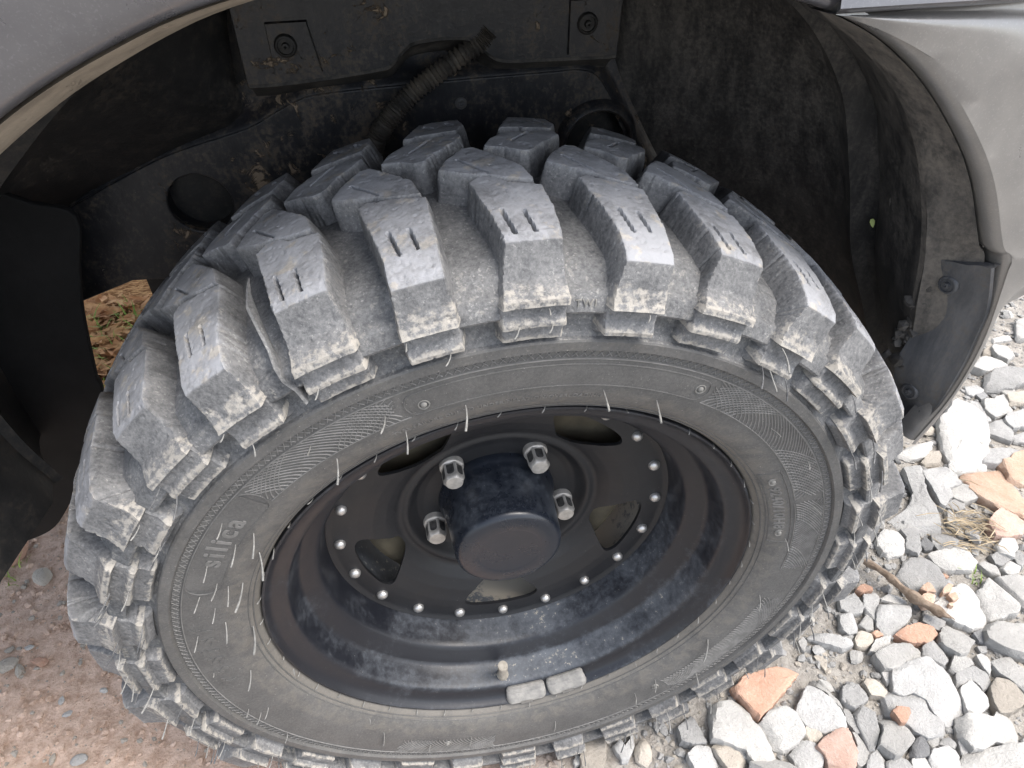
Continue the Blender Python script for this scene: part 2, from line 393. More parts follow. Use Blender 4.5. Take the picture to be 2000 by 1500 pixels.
def grid_mesh(name, G, ang=40, bump=None):
    G = np.asarray(G); a, b = G.shape[:2]
    i, j = np.meshgrid(np.arange(a-1), np.arange(b-1), indexing='ij'); q = (i*b+j).ravel()
    return mesh_np(name, G.reshape(-1, 3), np.stack([q, q+1, q+b+1, q+b], -1), ang)
# liner: c1 -> crease -> inner, with a raised rib along the crease on the right side
L = []
for r in RW:
    c1, c2, c3 = r[1], r[2], r[3]
    pts = [c1]
    for t in np.linspace(0, 1, 7)[1:]: pts.append(c1 + (c2-c1)*t)
    rad = np.array([c2[0], 0, c2[2]]); rad /= np.linalg.norm(rad)
    pts[-1] = pts[-1] + rad*.007
    pts.append(c2 + (c3-c2)*.05 + rad*.007); pts.append(c2 + (c3-c2)*.08)
    for t in np.linspace(.08, 1, 9)[1:]:
        bow = rad*.03*math.sin(math.pi*t)
        pts.append(c2 + (c3-c2)*t + bow)
    L.append(pts)
L = np.array(L)
L += (.0025*fbm(L[..., 0]*14, L[..., 1]*14, L[..., 2]*14, 3))[..., None] * np.array([.7, 0, .7])
nR = 6*9
part('wheel_arch_liner', grid_mesh('liner_right', L[:nR+1], 30), M_LINER_DUSTY)['label'] = 'dusty brown right side of the wheel arch liner'
part('wheel_arch_liner', grid_mesh('liner_left', L[nR:], 30), M_LINER)['label'] = 'near black left side of the wheel arch liner'
FL = []
for r in RW:
    a0, a1 = r[0], r[1]
    FL.append([a0 + np.array([0, .012, 0]), a0 + (a1-a0)*.15, a0 + (a1-a0)*.5 + np.array([0, -.001, 0]), a0 + (a1-a0)*.9, a1, a1 + np.array([0, .006, 0])])
FL = np.array(FL)
FL[..., 0] += .0006*fbm(FL[..., 0]*60, FL[..., 2]*60, FL[..., 1]*60, 3)
part('arch_flange', grid_mesh('arch_flange_right', FL[:nR+7], 30), M_FLANGE_R)['label'] = 'dark dusty flange along the right edge of the wheel arch'
part('arch_flange', grid_mesh('arch_flange_left', FL[nR+6:], 30), M_FLANGE)['label'] = 'tan dusty flange along the left edge of the wheel arch'

# outer panels
lip = RW[:, 0, :]
def skin(name, idx, tops, m, shift=0.0, n=14, bulge=.012, y_edge=-.004, label=None):
    G = []
    for k, i in enumerate(idx):
        p = lip[i]; q_ = np.array(tops[k], float)
        c = np.array([p[0], 0, p[2]]); c /= np.linalg.norm(c)
        row = [p + np.array([0, .012, 0])] + [p + c*.008*(1-math.cos(R(w_))) + np.array([0, .003 - .0105*math.sin(R(w_)), 0]) for w_ in (0, 18, 36, 54, 72)]
        for t in np.linspace(.05, 1, n):
            v = p + (q_-p)*t
            v = v + np.array([0, -.008 - bulge*math.sin(math.pi*min(t*1.6, 1))*.6, 0]) if q_[1] < .3 else v
            row.append(v)
        G.append(row)
    G = np.array(G); G[..., 1] += shift
    o = part(name, grid_mesh(name, G, 35), m)
    if label: o['label'] = label
    return o
# fender: from row i (right, above the seam) over the top to the left end
iF = list(range(6*8+4, len(lip)))
tops = []
for i in iF:
    p = lip[i]; an = math.atan2(p[2], p[0]); s = (i-iF[0])/(len(iF)-1)
    if s < .62: x = .62 + (-.95-.62)*(s/.62); tops.append((x, .0 + .02, .60))
    else: tops.append((-.95, .01, .60 + (-.05-.60)*(s-.62)/.38))
skin('fender', iF, tops, M_PAINT, bulge=.014)
iB = list(range(0, 6*8+5))
bot = [(.345, .02, .104), (.352, .02, .13), (.3555, .02, .165), (.359, .02, .205), (.362, .02, .232), (.42, .02, .252), (.6, .03, .275), (.78, .06, .29),
       (.80, .06, .34), (.80, .06, .39), (.80, .06, .4375), (.6, .03, .4375), (.4, .02, .4375), (.28, .010, .4385), (.17, .004, .4385)]
bp = catmull(np.array(bot), 12); 
sel = np.linspace(0, len(bp)-1, len(iB)).round().astype(int)
# the lower end of the bumper hugs the flap, the upper part opens out to the right
bo = []
for k, i in enumerate(iB):
    s = k/(len(iB)-1)
    if s < .30: w = s/.30; bo.append(bp[int(w*52)])
    else: w = (s-.30)/.70; bo.append(bp[min(int(52 + w*(len(bp)-53)), len(bp)-1)])
skin('bumper', iB, bo, M_BUMP, bulge=.006, label='grey bumper corner right of the wheel')
# the fender edge that overhangs the bumper: folded seam strip
bm = bmesh.new()
sx = np.linspace(.150, .80, 30)
sec = [(.012, -.0015), (-.006, .0), (-.0125, .0012), (-.0150, .004), (-.0135, .010), (.004, .014)]
ring = []
for x in sx:
    yb = .002 + .06*max(0, (x-.3)/.5)**2
    ring.append([bm.verts.new((x, yb+dy, .4395+dz)) for dy, dz in sec])
for i in range(len(ring)-1):
    for k in range(len(sec)-1): bm.faces.new((ring[i][k], ring[i][k+1], ring[i+1][k+1], ring[i+1][k]))
part('fender_seam_edge', bm_mesh('fender_seam_edge', bm), M_PAINT)
# bonnet, inner body and far side so that the well is closed and the far ground lies in the open
def box(bm, x0, x1, y0, y1, z0, z1):
    v = [bm.verts.new(p) for p in ((x0,y0,z0),(x1,y0,z0),(x1,y1,z0),(x0,y1,z0),(x0,y0,z1),(x1,y0,z1),(x1,y1,z1),(x0,y1,z1))]
    for f in ((3,2,1,0),(4,5,6,7),(0,1,5,4),(1,2,6,5),(2,3,7,6),(3,0,4,7)): bm.faces.new([v[i] for i in f])
bm = bmesh.new()
nx = 24
P = []
for y, z in ((.005, .595), (.02, .612), (.06, .625), (.2, .64), (.5, .65), (.8, .645), (1.1, .62), (1.3, .58), (1.36, .45), (1.36, .2)):
    P.append([(x, y, z - (.05*max(0, (x-.4)/.4)**2)) for x in np.linspace(-.95, .78, nx)])
part('bonnet', grid_mesh('bonnet', np.array(P)[:, ::-1], 40), M_PAINT)
bm = bmesh.new(); box(bm, -.95, .62, .33, 1.30, .19, .55); box(bm, .62, .76, .10, 1.30, .28, .55)
part('engine_bay_light_block', bm_mesh('engine_bay_light_block', bm, 20), M_LINER)  # unseen boxes added to block light behind the wheel well

# inner wing panel with two holes, a pressed crease and a lower edge
def panel_with_holes(name, outline, holes, y, depth, m, flange=.012):
    cu = bpy.data.curves.new(name, 'CURVE'); cu.dimensions = '2D'; cu.fill_mode = 'BOTH'; cu.extrude = depth/2; cu.bevel_depth = .0014; cu.bevel_resolution = 2
    for pl in [outline] + holes:
        s = cu.splines.new('POLY'); s.points.add(len(pl)-1); s.use_cyclic_u = True
        for k, (x, z) in enumerate(pl): s.points[k].co = (x, z, 0, 1)
    o = bpy.data.objects.new(name, cu); col.objects.link(o)
    dg = bpy.context.evaluated_depsgraph_get(); me = bpy.data.meshes.new_from_object(o.evaluated_get(dg))
    bpy.data.objects.remove(o); bpy.data.curves.remove(cu)
    me.transform(Matrix(((1, 0, 0, 0), (0, 0, 1, y), (0, 1, 0, 0), (0, 0, 0, 1)))); me.materials.clear(); smooth(me, 30)
    return me
def circ2(cx, cz, r, n=28, sq=1.0): return [(cx + r*math.cos(2*math.pi*k/n), cz + r*sq*math.sin(2*math.pi*k/n)) for k in range(n)]
rz = [(-.345, .242), (-.25, .283), (-.185, .30), (-.165, .306), (-.13, .322), (-.10, .327), (0, .330), (.08, .331), (.11, .331), (.125, .325), (.14, .305), (.165, .265), (.19, .225), (.23, .17)]
rc = catmull(np.array(rz), 6)
lowp = [tuple(p_) for p_ in rc[::-1]] + [(-.42, .20), (-.42, .16), (-.36, .158), (-.305, .176), (-.2, .17), (.25, .12)]
h1 = circ2(-.226, .243, .028); h2 = circ2(.128, .268, .030)
wing = part('inner_wing', panel_with_holes('inner_wing', lowp, [h1, h2, circ2(.006, .312, .0028, 10)], .277, .003, M_PLATE), M_PLATE)
wing['label'] = 'black pressed steel inner wing panel behind the tyre'
G = []
for k in range(len(rc)):
    x, z = rc[k]; tx, tz = rc[min(k+1, len(rc)-1)] - rc[max(k-1, 0)]; L_ = math.hypot(tx, tz); ox, oz = -tz/L_, tx/L_
    G.append([(x + ox*a_, y_, z + oz*a_) for a_, y_ in ((-.004, .2752), (.0, .2752), (.0028, .2762), (.0055, .279), (.009, .284), (.013, .2915), (.03, .293))])
link('pressed_ridge', grid_mesh('pressed_ridge', np.array(G), 60), M_PLATE, wing)
bk = np.array([[(x, .2935, z) for z in np.linspace(.10, .5, 6)] for x in np.linspace(-.30, .26, 8)])
link('bulkhead', grid_mesh('bulkhead', bk, 60), M_LINER, wing)
def torus_ring(cx, cz, y, r, prof, n=40, a0=0, a1=2*math.pi):
    G = []
    for k in range(n+1):
        t = a0 + (a1-a0)*k/n
        G.append([(cx + (r+dr)*math.cos(t), y+dy, cz + (r+dr)*math.sin(t)) for dr, dy in prof])
    return np.array(G)
link('hole_collar', grid_mesh('hole_collar', torus_ring(.128, .268, .277, .030, [(.009, -.002), (.006, -.010), (.002, -.012), (0, -.010), (-.001, .03)], 40, -.2, math.pi+.2), 50), M_PLATE, wing)
link('hole_collar', grid_mesh('hole_collar_flat', torus_ring(-.226, .243, .277, .028, [(.005, -.0005), (.0035, -.002), (.001, -.0024), (-.001, -.001), (-.001, .02)], 40), 50), M_PLATE, wing)
# upper plate with the notched lower edge
def rnd(poly, k=5): return [tuple(p) for p in catmull(np.array(poly + [poly[0]]), k)[:-1]]
edge = [(-.16, .343), (-.139, .343), (-.10, .345), (-.062, .3485), (-.050, .351), (-.040, .360), (-.030, .3665), (-.005, .3685), (.013, .367), (.022, .360), (.032, .352), (.045, .3485), (.08, .3475), (.126, .3465), (.135, .347)]
ue = [tuple(p) for p in catmull(np.array(edge), 4)]
upper = ue + [(.14, .50), (-.16, .50)]
up = part('upper_plate', panel_with_holes('upper_plate', upper, [], .262, .006, M_PLATE), M_PLATE)
up['label'] = 'dirty black upper plate with a notched lower edge'
link('folded_lip', (lambda G: grid_mesh('folded_lip', G, 60))(np.array([[(x, .266, z+.001), (x, .2575, z+.001), (x, .2565, z-.001), (x, .2585, z-.0025), (x, .268, z-.002)] for x, z in ue])), M_LINER_DUSTY, up)
link('folded_lip', grid_mesh('shelf_behind', np.array([[(x, .2585, z-.0015), (x, .27, z-.006), (x, .283, z-.016)] for x, z in ue]), 60), M_LINER_DUSTY, up)
for (x0, x1, z0, z1) in ((-.139, -.108, .350, .388), (.093, .122, .350, .392)):
    bm = bmesh.new(); pts = [(x0, z0), (x1+.006, z0), (x1, z1), (x0, z1)]
    f = [bm.verts.new((x, .2585, z)) for x, z in pts]; k = [bm.verts.new((x*.94+.06*(x0+x1)/2, .2545, z*.94+.06*(z0+z1)/2)) for x, z in pts]
    for i in range(4): bm.faces.new((f[i], f[(i+1) % 4], k[(i+1) % 4], k[i]))
    bm.faces.new(k); link('raised_pad', bm_mesh('raised_pad', bm, 20), M_PLATE, up)
def screw_mesh(name, r, h):
    bm = bmesh.new(); prof = [(r, 0), (r, -.2*h), (r*.85, -.55*h), (r*.72, -.6*h), (r*.66, -.35*h), (r*.34, -.35*h), (r*.3, -1.0*h), (r*.12, -1.05*h), (0.0001, -.7*h)]
    rings = [[bm.verts.new((a*math.cos(2*math.pi*k/16), y, a*math.sin(2*math.pi*k/16))) for k in range(16)] for a, y in prof]
    for i in range(len(prof)-1):
        for k in range(16): bm.faces.new((rings[i][k], rings[i][(k+1) % 16], rings[i+1][(k+1) % 16], rings[i+1][k]))
    return bm_mesh(name, bm, 35)
scr = screw_mesh('screw', .0085, .005); scr.materials.append(M_LINER)
for x, z in ((-.1265, .3715), (.108, .374)): link('screw', scr, None, up, (x, .2545, z))
scr2 = scr.copy(); scr2.materials.clear(); scr2.materials.append(M_FLAP)
o = link('screw', scr2, None, wing, (.006, .2745, .312)); o.scale = (.6, .6, .6)

# corrugated hose hanging across the inner wing
hp = catmull(np.array([(.03, .262, .372), (.02, .262, .362), (-.011, .257, .345), (-.038, .252, .329), (-.057, .25, .312), (-.070, .252, .293), (-.076, .256, .265), (-.07, .262, .235)]), 26)
hr = [.0075 + .0014*math.sin(k*2*math.pi/3.2) for k in range(len(hp))]
bm = bmesh.new(); tube(bm, hp, hr, 14); part('corrugated_hose', bm_mesh('corrugated_hose', bm, 60), M_HOSE)

# plastic deflector flap at the lower right of the arch
fo = np.array([(.318, -.004, .279), (.331, -.004, .245), (.3345, -.003, .222), (.336, -.003, .195), (.3355, -.002, .166), (.3345, 0, .142), (.331, .002, .124)])
fi = np.array([(.304, .031, .270), (.312, .032, .242), (.319, .033, .206), (.315, .033, .178), (.321, .034, .155), (.335, .036, .130), (.334, .024, .122)])
fo, fi = catmull(fo, 6), catmull(fi, 6)
G = []
for a, b in zip(fo, fi):
    nrm = np.array([-.9, -.25, -.15])*.006
    G.append([a + np.array([.002, .004, 0]), a + np.array([-.001, -.001, 0]), a + nrm*.6, a + (b-a)*.2 + nrm*.5, a + (b-a)*.35 + nrm*1.0, a + (b-a)*.8 + nrm*1.05, b + nrm*.9, b + nrm*.2, b - nrm])
G = np.array(G)
G0 = G[:1].copy(); G0[..., 2] += .001; G0 = G0 - np.array([-.9, -.25, 0])*.007
G1 = G[-1:].copy() - np.array([-.9, -.25, .6])*.01
flap = part('mud_flap', grid_mesh('mud_flap', np.concatenate([G0, G, G1]), 45), M_FLAP)
flap['label'] = 'dark plastic deflector flap at the lower right of the arch'
for k in (4, 26):
    p = fo[k] + (fi[k]-fo[k])*.62 + np.array([-.9, -.25, -.15])*.0066
    o = link('screw', scr2, None, flap, tuple(p)); o.rotation_euler = (0, 0, R(-68)); o.scale = (.85, .85, .85)
# inner splash guard behind the tyre at the left, down to its rounded tip
gp = [at(u, v, 1, .2)[[0, 2]] for u, v in ((186, 738), (198, 765), (196, 830), (160, 930), (132, 985), (104, 1028), (62, 1050), (18, 1060), (-60, 1064), (-80, 900), (-80, 600), (-80, 380), (60, 400), (146, 425), (152, 520), (160, 615))]
gp = [tuple(q_) for q_ in catmull(np.array(gp + [gp[0]]), 4)[:-1]]
part('splash_guard', panel_with_holes('splash_guard', gp, [], .202, .004, M_GUARD), M_GUARD)['label'] = 'black splash guard left of the tyre with a rounded lower tip'
# clods of dried mud on the liner beside the flap
bm = bmesh.new()
for k in range(26):
    t = random.random(); p = np.array((.307, .034, .245))*(1-t) + np.array((.318, .037, .16))*t
    m_ = Matrix.Translation(Vector(p + np.random.randn(3)*.0035)) @ Matrix.Scale(random.uniform(.003, .0065), 4) @ Matrix.Rotation(random.random()*6, 4, 'Z')
    bmesh.ops.create_icosphere(bm, subdivisions=1, radius=1, matrix=m_)
for v in bm.verts: v.co += Vector(np.random.randn(3)*.0009)
mc = part('dried_mud', bm_mesh('dried_mud', bm, 30), M_LINER_DUSTY); mc['kind'] = 'stuff'

# ------------------------------------------------------------------ tyre
YC = .0775
CARC = [(.205, .010), (.2068, .004), (.2085, .000), (.2115, -.0035), (.2125, -.0052), (.2160, -.0075), (.2168, -.0083), (.2220, -.0112), (.2300, -.0140), (.2372, -.0156),
        (.2500, -.0172), (.2600, -.0178), (.2614, -.0180), (.2618, -.0172), (.2676, -.0176), (.2679, -.0192), (.2688, -.0205), (.2752, -.0206), (.2764, -.0196),
        (.2770, -.0168), (.2785, -.0157), (.2800, -.0140), (.2860, -.0120), (.2938, -.0108), (.2950, -.0116), (.2956, -.0206), (.2972, -.0214), (.3068, -.0186), (.3084, -.0170), (.3092, -.0128), (.3140, -.0072),
        (.3185, -.0010), (.3205, .008), (.3222, .020), (.3240, .040), (.3250, .060)]
near = CARC
far = [(r, 2*YC - y) for r, y in CARC][::-1]
carc_prof = near + [(.3253, YC)] + far
cdust = [(.9 if r < .214 else .55 if r < .2345 else .12) if r < .262 else (.35 if r < .277 else .22 if r < .32 else .1) for r, y in carc_prof]
iS = len([1 for r, y in CARC if r <= .2766])
tyre = part('tyre', revolve('tyre', carc_prof[iS-1:len(carc_prof)-iS+1], 400, 38, dust=cdust[iS-1:len(carc_prof)-iS+1]), M_CARC)
side_prof = CARC[:iS]
sidew = link('sidewall', revolve('sidewall', side_prof, 400, 38, dust=cdust[:iS]), M_SIDE, tyre)
link('sidewall', revolve('sidewall_far', [(r, 2*YC-y) for r, y in side_prof][::-1], 200, 38, dust=cdust[:iS][::-1]), M_SIDE, tyre)['label'] = 'inner sidewall on the far side of the tyre'
_sr = np.array([r for r, y in side_prof]); _sy = np.array([y for r, y in side_prof])
def ys(r): return np.interp(r, _sr, _sy)

def poly_sdf(X, Y, P):
    """signed distance, positive inside"""
    P = np.asarray(P, float); d = np.full(X.shape, 1e9); ins = np.zeros(X.shape, bool)
    for i in range(len(P)):
        a, b = P[i], P[(i+1) % len(P)]
        e = b-a; wx, wy = X-a[0], Y-a[1]
        t = np.clip((wx*e[0]+wy*e[1])/max(e@e, 1e-12), 0, 1)
        d = np.minimum(d, (wx-t*e[0])**2 + (wy-t*e[1])**2)
        c = ((a[1] <= Y) != (b[1] <= Y)) & (X < a[0] + e[0]*(Y-a[1])/(e[1] if abs(e[1]) > 1e-12 else 1e-12))
        ins ^= c
    return np.where(ins, 1, -1)*np.sqrt(d)
def seg_d(X, Y, a, b):
    a, b = np.array(a, float), np.array(b, float); e = b-a
    t = np.clip(((X-a[0])*e[0] + (Y-a[1])*e[1])/(e@e), 0, 1)
    return np.hypot(X-a[0]-t*e[0], Y-a[1]-t*e[1])
def resample(P, n):
    P = np.asarray(P, float); s = np.r_[0, np.cumsum(np.hypot(*np.diff(P, axis=0).T))]; s /= s[-1]
    t = np.linspace(0, 1, n); return np.stack([np.interp(t, s, P[:, k]) for k in range(P.shape[1])], -1)
def block_mesh(name, keys, outline, sipes, seed, dx=.0009, wall=.0036, qtop=1e9, dustf=None, chips=.0006, wob=.0006):
    """keys: (q mm, B(r,y), T(r,y)); outline: (deg, q mm) polygon; sipes: segments in the same space with (width, depth)"""
    K = np.array([(k[0], *k[1], *k[2]) for k in keys]); 
    ol = np.array(outline, float); KX = .338*math.pi/180*1000
    P = np.stack([ol[:, 0]*KX, ol[:, 1]], -1)
    x0, x1 = P[:, 0].min()-5, P[:, 0].max()+5; q0, q1 = K[0, 0], K[-1, 0]
    nx = int((x1-x0)/(dx*1000))+2
    xs = np.linspace(x0, x1, nx)
    qs = np.unique(np.concatenate([np.arange(q0, q1, dx*1000), K[:, 0]]).round(3))
    qs = qs[np.r_[True, np.diff(qs) > .25]]
    X, Q = np.meshgrid(xs, qs, indexing='ij')
    rs = seed*7.31
    n = fbm(X*.16+rs, Q*.16, seed, 3)
    ch = np.clip(fbm(X*.3+rs*2, Q*.3, seed+9, 2)-.35, 0, 1)*4.0
    d = poly_sdf(X, Q, P)/1000 + n*chips - ch*.0006
    w = np.clip(d/wall + 1.0, 0, 1)
    w = 1-(1-w)**1.25
    keep = w > 0
    Br, By, Tr, Ty = (np.interp(Q, K[:, 0], K[:, k]) for k in (1, 2, 3, 4))
    # direction base -> top
    r = Br + (Tr-Br)*w; y = By + (Ty-By)*w
    L_ = np.hypot(Tr-Br, Ty-By)+1e-9; ur, uy = (Tr-Br)/L_, (Ty-By)/L_
    top = np.clip(d/.0015, 0, 1)
    hgt = top*(wob*fbm(X*.09+rs, Q*.09, seed+3, 3) - .0005*np.clip(fbm(X*.5, Q*.5+rs, seed+5, 2)-.3, 0, 1)*3)
    for (a, b, wd, dp) in sipes:
        sd = seg_d(X, Q, (a[0]*KX, a[1]), (b[0]*KX, b[1]))
        hgt = hgt - dp*np.clip((wd/2+.35-sd)/.7, 0, 1)*(top > .0)
    r = r + ur*hgt; y = y + uy*hgt
    th = X/KX*math.pi/180
    V = np.stack([r*np.cos(th), y, r*np.sin(th)], -1).reshape(-1, 3)
    du = np.zeros(X.shape) if dustf is None else dustf(X/KX, Q, d)
    du = du + .55*np.exp(-(np.clip(d, -1, 1)/.0011)**2)*.5
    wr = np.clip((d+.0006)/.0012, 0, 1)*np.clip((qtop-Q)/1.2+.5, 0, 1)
    nj = len(qs)
    i, j = np.meshgrid(np.arange(nx-1), np.arange(nj-1), indexing='ij')
    kk = keep[:-1, :-1] | keep[1:, :-1] | keep[:-1, 1:] | keep[1:, 1:]
    a = (i*nj+j)[kk]
    F = np.stack([a, a+1, a+nj+1, a+nj], -1)
    used = np.unique(F); remap = -np.ones(len(V), int); remap[used] = np.arange(len(used))
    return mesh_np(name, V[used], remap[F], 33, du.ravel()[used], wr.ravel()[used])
# -- profiles (q, base(r,y), top(r,y)): q runs from the tread centre out over the shoulder to the sidewall ring
def keys_from(rows):
    rows = [(b, (t[0], t[1] - .0028*min(1, max(0, (.320-t[0])/.010))*min(1, max(0, (t[0]-.2790)/.004)))) for b, t in rows]
    out = []; q = 0; prev = None
    for b, t in rows:
        if prev is not None: q += max(math.hypot(t[0]-prev[0], t[1]-prev[1])*1000, .45)
        out.append((q, b, t)); prev = t
    return out
KB = keys_from([((.3235, .066), (.3440, .066)), ((.3232, .052), (.3436, .052)), ((.321, .02), (.3405, .02)), ((.3185, .004), (.3375, .001)), ((.3175, .001), (.3348, -.0045)), ((.312, -.0045), (.3250, -.0088)),
                ((.308, -.0075), (.3165, -.0125)), ((.303, -.0095), (.3098, -.0228)), ((.3025, -.0095), (.3060, -.0240)), ((.302, -.010), (.3050, -.0188)), ((.297, -.0095), (.2985, -.0198)), ((.294, -.0095), (.2945, -.0236)),
                ((.292, -.0095), (.2920, -.0236)), ((.2915, -.0095), (.2908, -.0186)), ((.286, -.0105), (.2850, -.0192)), ((.2815, -.013), (.2808, -.0206)), ((.280, -.0135), (.2795, -.0170)), ((.279, -.0135), (.2785, -.0140))])
KA = keys_from([((.3235, .066), (.3440, .066)), ((.3232, .052), (.3436, .052)), ((.321, .02), (.3408, .02)), ((.3175, .0), (.3375, .0)), ((.314, -.006), (.3335, -.0145)), ((.311, -.0075), (.3298, -.0200)), ((.307, -.009), (.3140, -.0212)),
                ((.303, -.0095), (.3068, -.0236)), ((.3, -.0095), (.3030, -.0264)), ((.299, -.0095), (.3012, -.0190)), ((.292, -.0095), (.2930, -.0202)), ((.287, -.0100), (.2870, -.0244)), ((.285, -.0105), (.2845, -.0242)), ((.284, -.013), (.2835, -.0180)), ((.280, -.0135), (.2795, -.0158))])
def qy(K, y): 
    t = np.array([k[2][1] for k in K])*1000; q = np.array([k[0] for k in K]); o = np.argsort(t[:6]); return float(np.interp(y, t[:6][o], q[:6][o]))
qB, qA = KB[-1][0], KA[-1][0]
def qk(K, i): return K[i][0]
OB = [(3.6, qy(KB, 55)), (2.5, qy(KB, 61)), (1.0, qy(KB, 60)), (-.2, qy(KB, 51)), (-3.4, qy(KB, 46)), (-3.8, qy(KB, 24)), (-3.6, qk(KB, 4)), (-4.0, qk(KB, 7)), (-3.9, qk(KB, 11)), (-3.7, qB+3), (3.3, qB+3), (3.1, qk(KB, 8)), (2.5, qk(KB, 6)), (1.9, qk(KB, 4)), (2.4, qy(KB, 18))]
OA = [(3.6, qy(KA, 55)), (2.7, qy(KA, 59)), (-3.2, qy(KA, 48)), (-3.3, qy(KA, 10)), (-3.2, qk(KA, 5)), (-3.5, qk(KA, 8)), (-3.5, qA+3), (2.7, qA+3), (2.6, qk(KA, 8)), (1.9, qk(KA, 5)), (2.0, qy(KA, 5))]
def lipdust(K, idx):
    qs = [K[i][0] for i in idx]
    def f(deg, q, d):
        s = np.zeros(q.shape)
        for c, wd, am in qs_: s = np.maximum(s, am*np.exp(-((q-c)/wd)**2))
        return s
    qs_ = [(c, 3.2, .8) for c in qs]
    qs_.append((K[idx[0]][0]-5, 5.5, .55))
    return f
SB = [((1.35, qy(KB, 22)), (.75, qy(KB, 1)), 1.7, .005), ((-.75, qy(KB, 20)), (-1.2, qy(KB, 1)), 1.5, .005)]
SA = [((1.0, qy(KA, 21)), (.35, qy(KA, 1)), 1.7, .005), ((-1.0, qy(KA, 19)), (-1.45, qy(KA, 2)), 1.5, .005)]
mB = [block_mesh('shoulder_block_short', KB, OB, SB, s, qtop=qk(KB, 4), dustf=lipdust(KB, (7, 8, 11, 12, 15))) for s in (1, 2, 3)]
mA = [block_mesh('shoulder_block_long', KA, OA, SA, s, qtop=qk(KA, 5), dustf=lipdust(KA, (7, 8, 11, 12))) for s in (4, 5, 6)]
def keys_flat(y0, y1):
    rows = []
    for y in np.linspace(y0, y1, 8):
        dd = abs(y-YC); rows.append(((.3240 - .4*dd*dd, y), (.3452 - 1.05*dd*dd, y)))
    return keys_from(rows)
def flat_block(name, pts, sip, y0, y1, seed):
    K = keys_flat(y1, y0)                                   # q grows towards the near side
    Q = lambda y: float(np.interp(-y/1000, [-k[2][1] for k in K], [k[0] for k in K]))
    return block_mesh(name, K, [(a, Q(y)) for a, y in pts], [((a[0], Q(a[1])), (b[0], Q(b[1])), w, dp) for a, b, w, dp in sip], seed, wall=.0042)
OM = [(4.2, 75), (3.4, 86), (1.1, 104), (-.1, 103), (-4.1, 70), (-4.8, 51), (-2.0, 55), (-.2, 61), (1.9, 66)]
OFb = [(4.7, 104), (3.8, 117), (1.9, 128), (-4.4, 135), (-4.5, 125), (.2, 92), (1.2, 92), (2.7, 99)]
OG = [(3.8, 143), (1.6, 178), (-3.3, 179), (-3.5, 158), (-2.4, 143)]
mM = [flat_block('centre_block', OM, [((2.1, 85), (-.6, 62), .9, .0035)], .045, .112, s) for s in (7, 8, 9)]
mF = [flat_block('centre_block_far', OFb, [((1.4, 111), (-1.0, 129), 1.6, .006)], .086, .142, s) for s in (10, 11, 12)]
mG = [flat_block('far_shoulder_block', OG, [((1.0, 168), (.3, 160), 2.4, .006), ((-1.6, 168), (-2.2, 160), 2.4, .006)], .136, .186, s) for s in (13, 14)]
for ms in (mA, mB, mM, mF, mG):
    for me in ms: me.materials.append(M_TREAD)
# far side wall of the outer far shoulder: lugs running down the hidden sidewall
PITCH = 360/32
def put(me, deg, lab=None, name='tread_block'):
    o = link(name, me, None, tyre); o.rotation_euler = (0, -R(deg), 0)
    if lab: o['label'] = lab
    return o
for k in range(32):
    a = 93.2 + 7.5 + PITCH*k
    if k % 2 == 0: put(mA[(k//2) % 3], a, 'shoulder tread block with a long top and two side ledges')
    else: put(mB[(k//2) % 3], a, 'shoulder tread block with a short top and three side ledges')
    put(mM[k % 3], 95.2 + 7.5 + PITCH*k, 'middle tread block with a thin diagonal slit')
    put(mF[(k*2+1) % 3], 89.2 + 7.5 + PITCH*k, 'middle tread block of the far row with a short slot')
    put(mG[k % 2], 87.3 + 7.5 + PITCH*k, 'tread block on the far edge of the tyre')

# moulded relief on the sidewall: thin ribs in (angle, radius) space
class Ribs:
    def __init__(s): s.V = []; s.F = []
    def line(s, pts, w=.00052, h=.0006):
        """pts: (deg in photo frame, r)"""
        P = []
        for d, r in pts:
            t = R(d+7.5); P.append(np.array([r*math.cos(t), ys(r), r*math.sin(t)]))
        P = np.array(P); T = np.gradient(P, axis=0); T /= np.linalg.norm(T, axis=1)[:, None]
        S = np.cross(T, np.array([0, 1, 0])); S /= np.linalg.norm(S, axis=1)[:, None]+1e-9
        b = len(s.V)
        for p, n in zip(P, S):
            s.V += [p + n*w + [0, .0003, 0], p + n*w*.4 + [0, -h, 0], p - n*w*.4 + [0, -h, 0], p - n*w + [0, .0003, 0]]
        for i in range(len(P)-1):
            for k in range(3): s.F.append((b+4*i+k, b+4*i+k+1, b+4*i+4+k+1, b+4*i+4+k))
    def arc(s, r, a, b, **k): s.line([(x, r) for x in np.linspace(a, b, max(3, int(abs(b-a)/1.5)))], **k)
    def out(s, name, m=M_RIB, parent=None):
        o = link(name, mesh_np(name, np.array(s.V), s.F, 40), m, parent or sidew); return o
rb = Ribs()
for k in range(300):
    a = k*360/300
    for s_ in (1, -1): rb.line([(a - s_*.42, .2624), (a + s_*.42, .2672)], w=.0004, h=.0005)
def fan(a0, a1, r0, r1, sweep, both0, both1, step=.62):
    n = int((a1-a0)/step)
    for k in range(n+1):
        a = a0 + k*step
        for sgn in (1, -1):
            if sgn == -1 and not (a - a0 < both0 or a1 - a < both1): continue
            pts = []
            for t in np.linspace(0, 1, 8):
                x = a + sgn*sweep*(t**1.4 - .5); r = r0 + (r1-r0)*t
                if a0 <= x <= a1: pts.append((x, r))
            if len(pts) > 2: rb.line(pts)
fan(100.5, 126.5, .2385, .2606, 6.5, 9, 7, 1.0)
fan(12, 52, .2385, .2606, 7.5, 15, 12, 1.0)
fan(-12, 11, .2385, .2600, 6.5, 5, 9, .8)
fan(-60, -22, .2390, .2600, 6.5, 8, 8, .9)
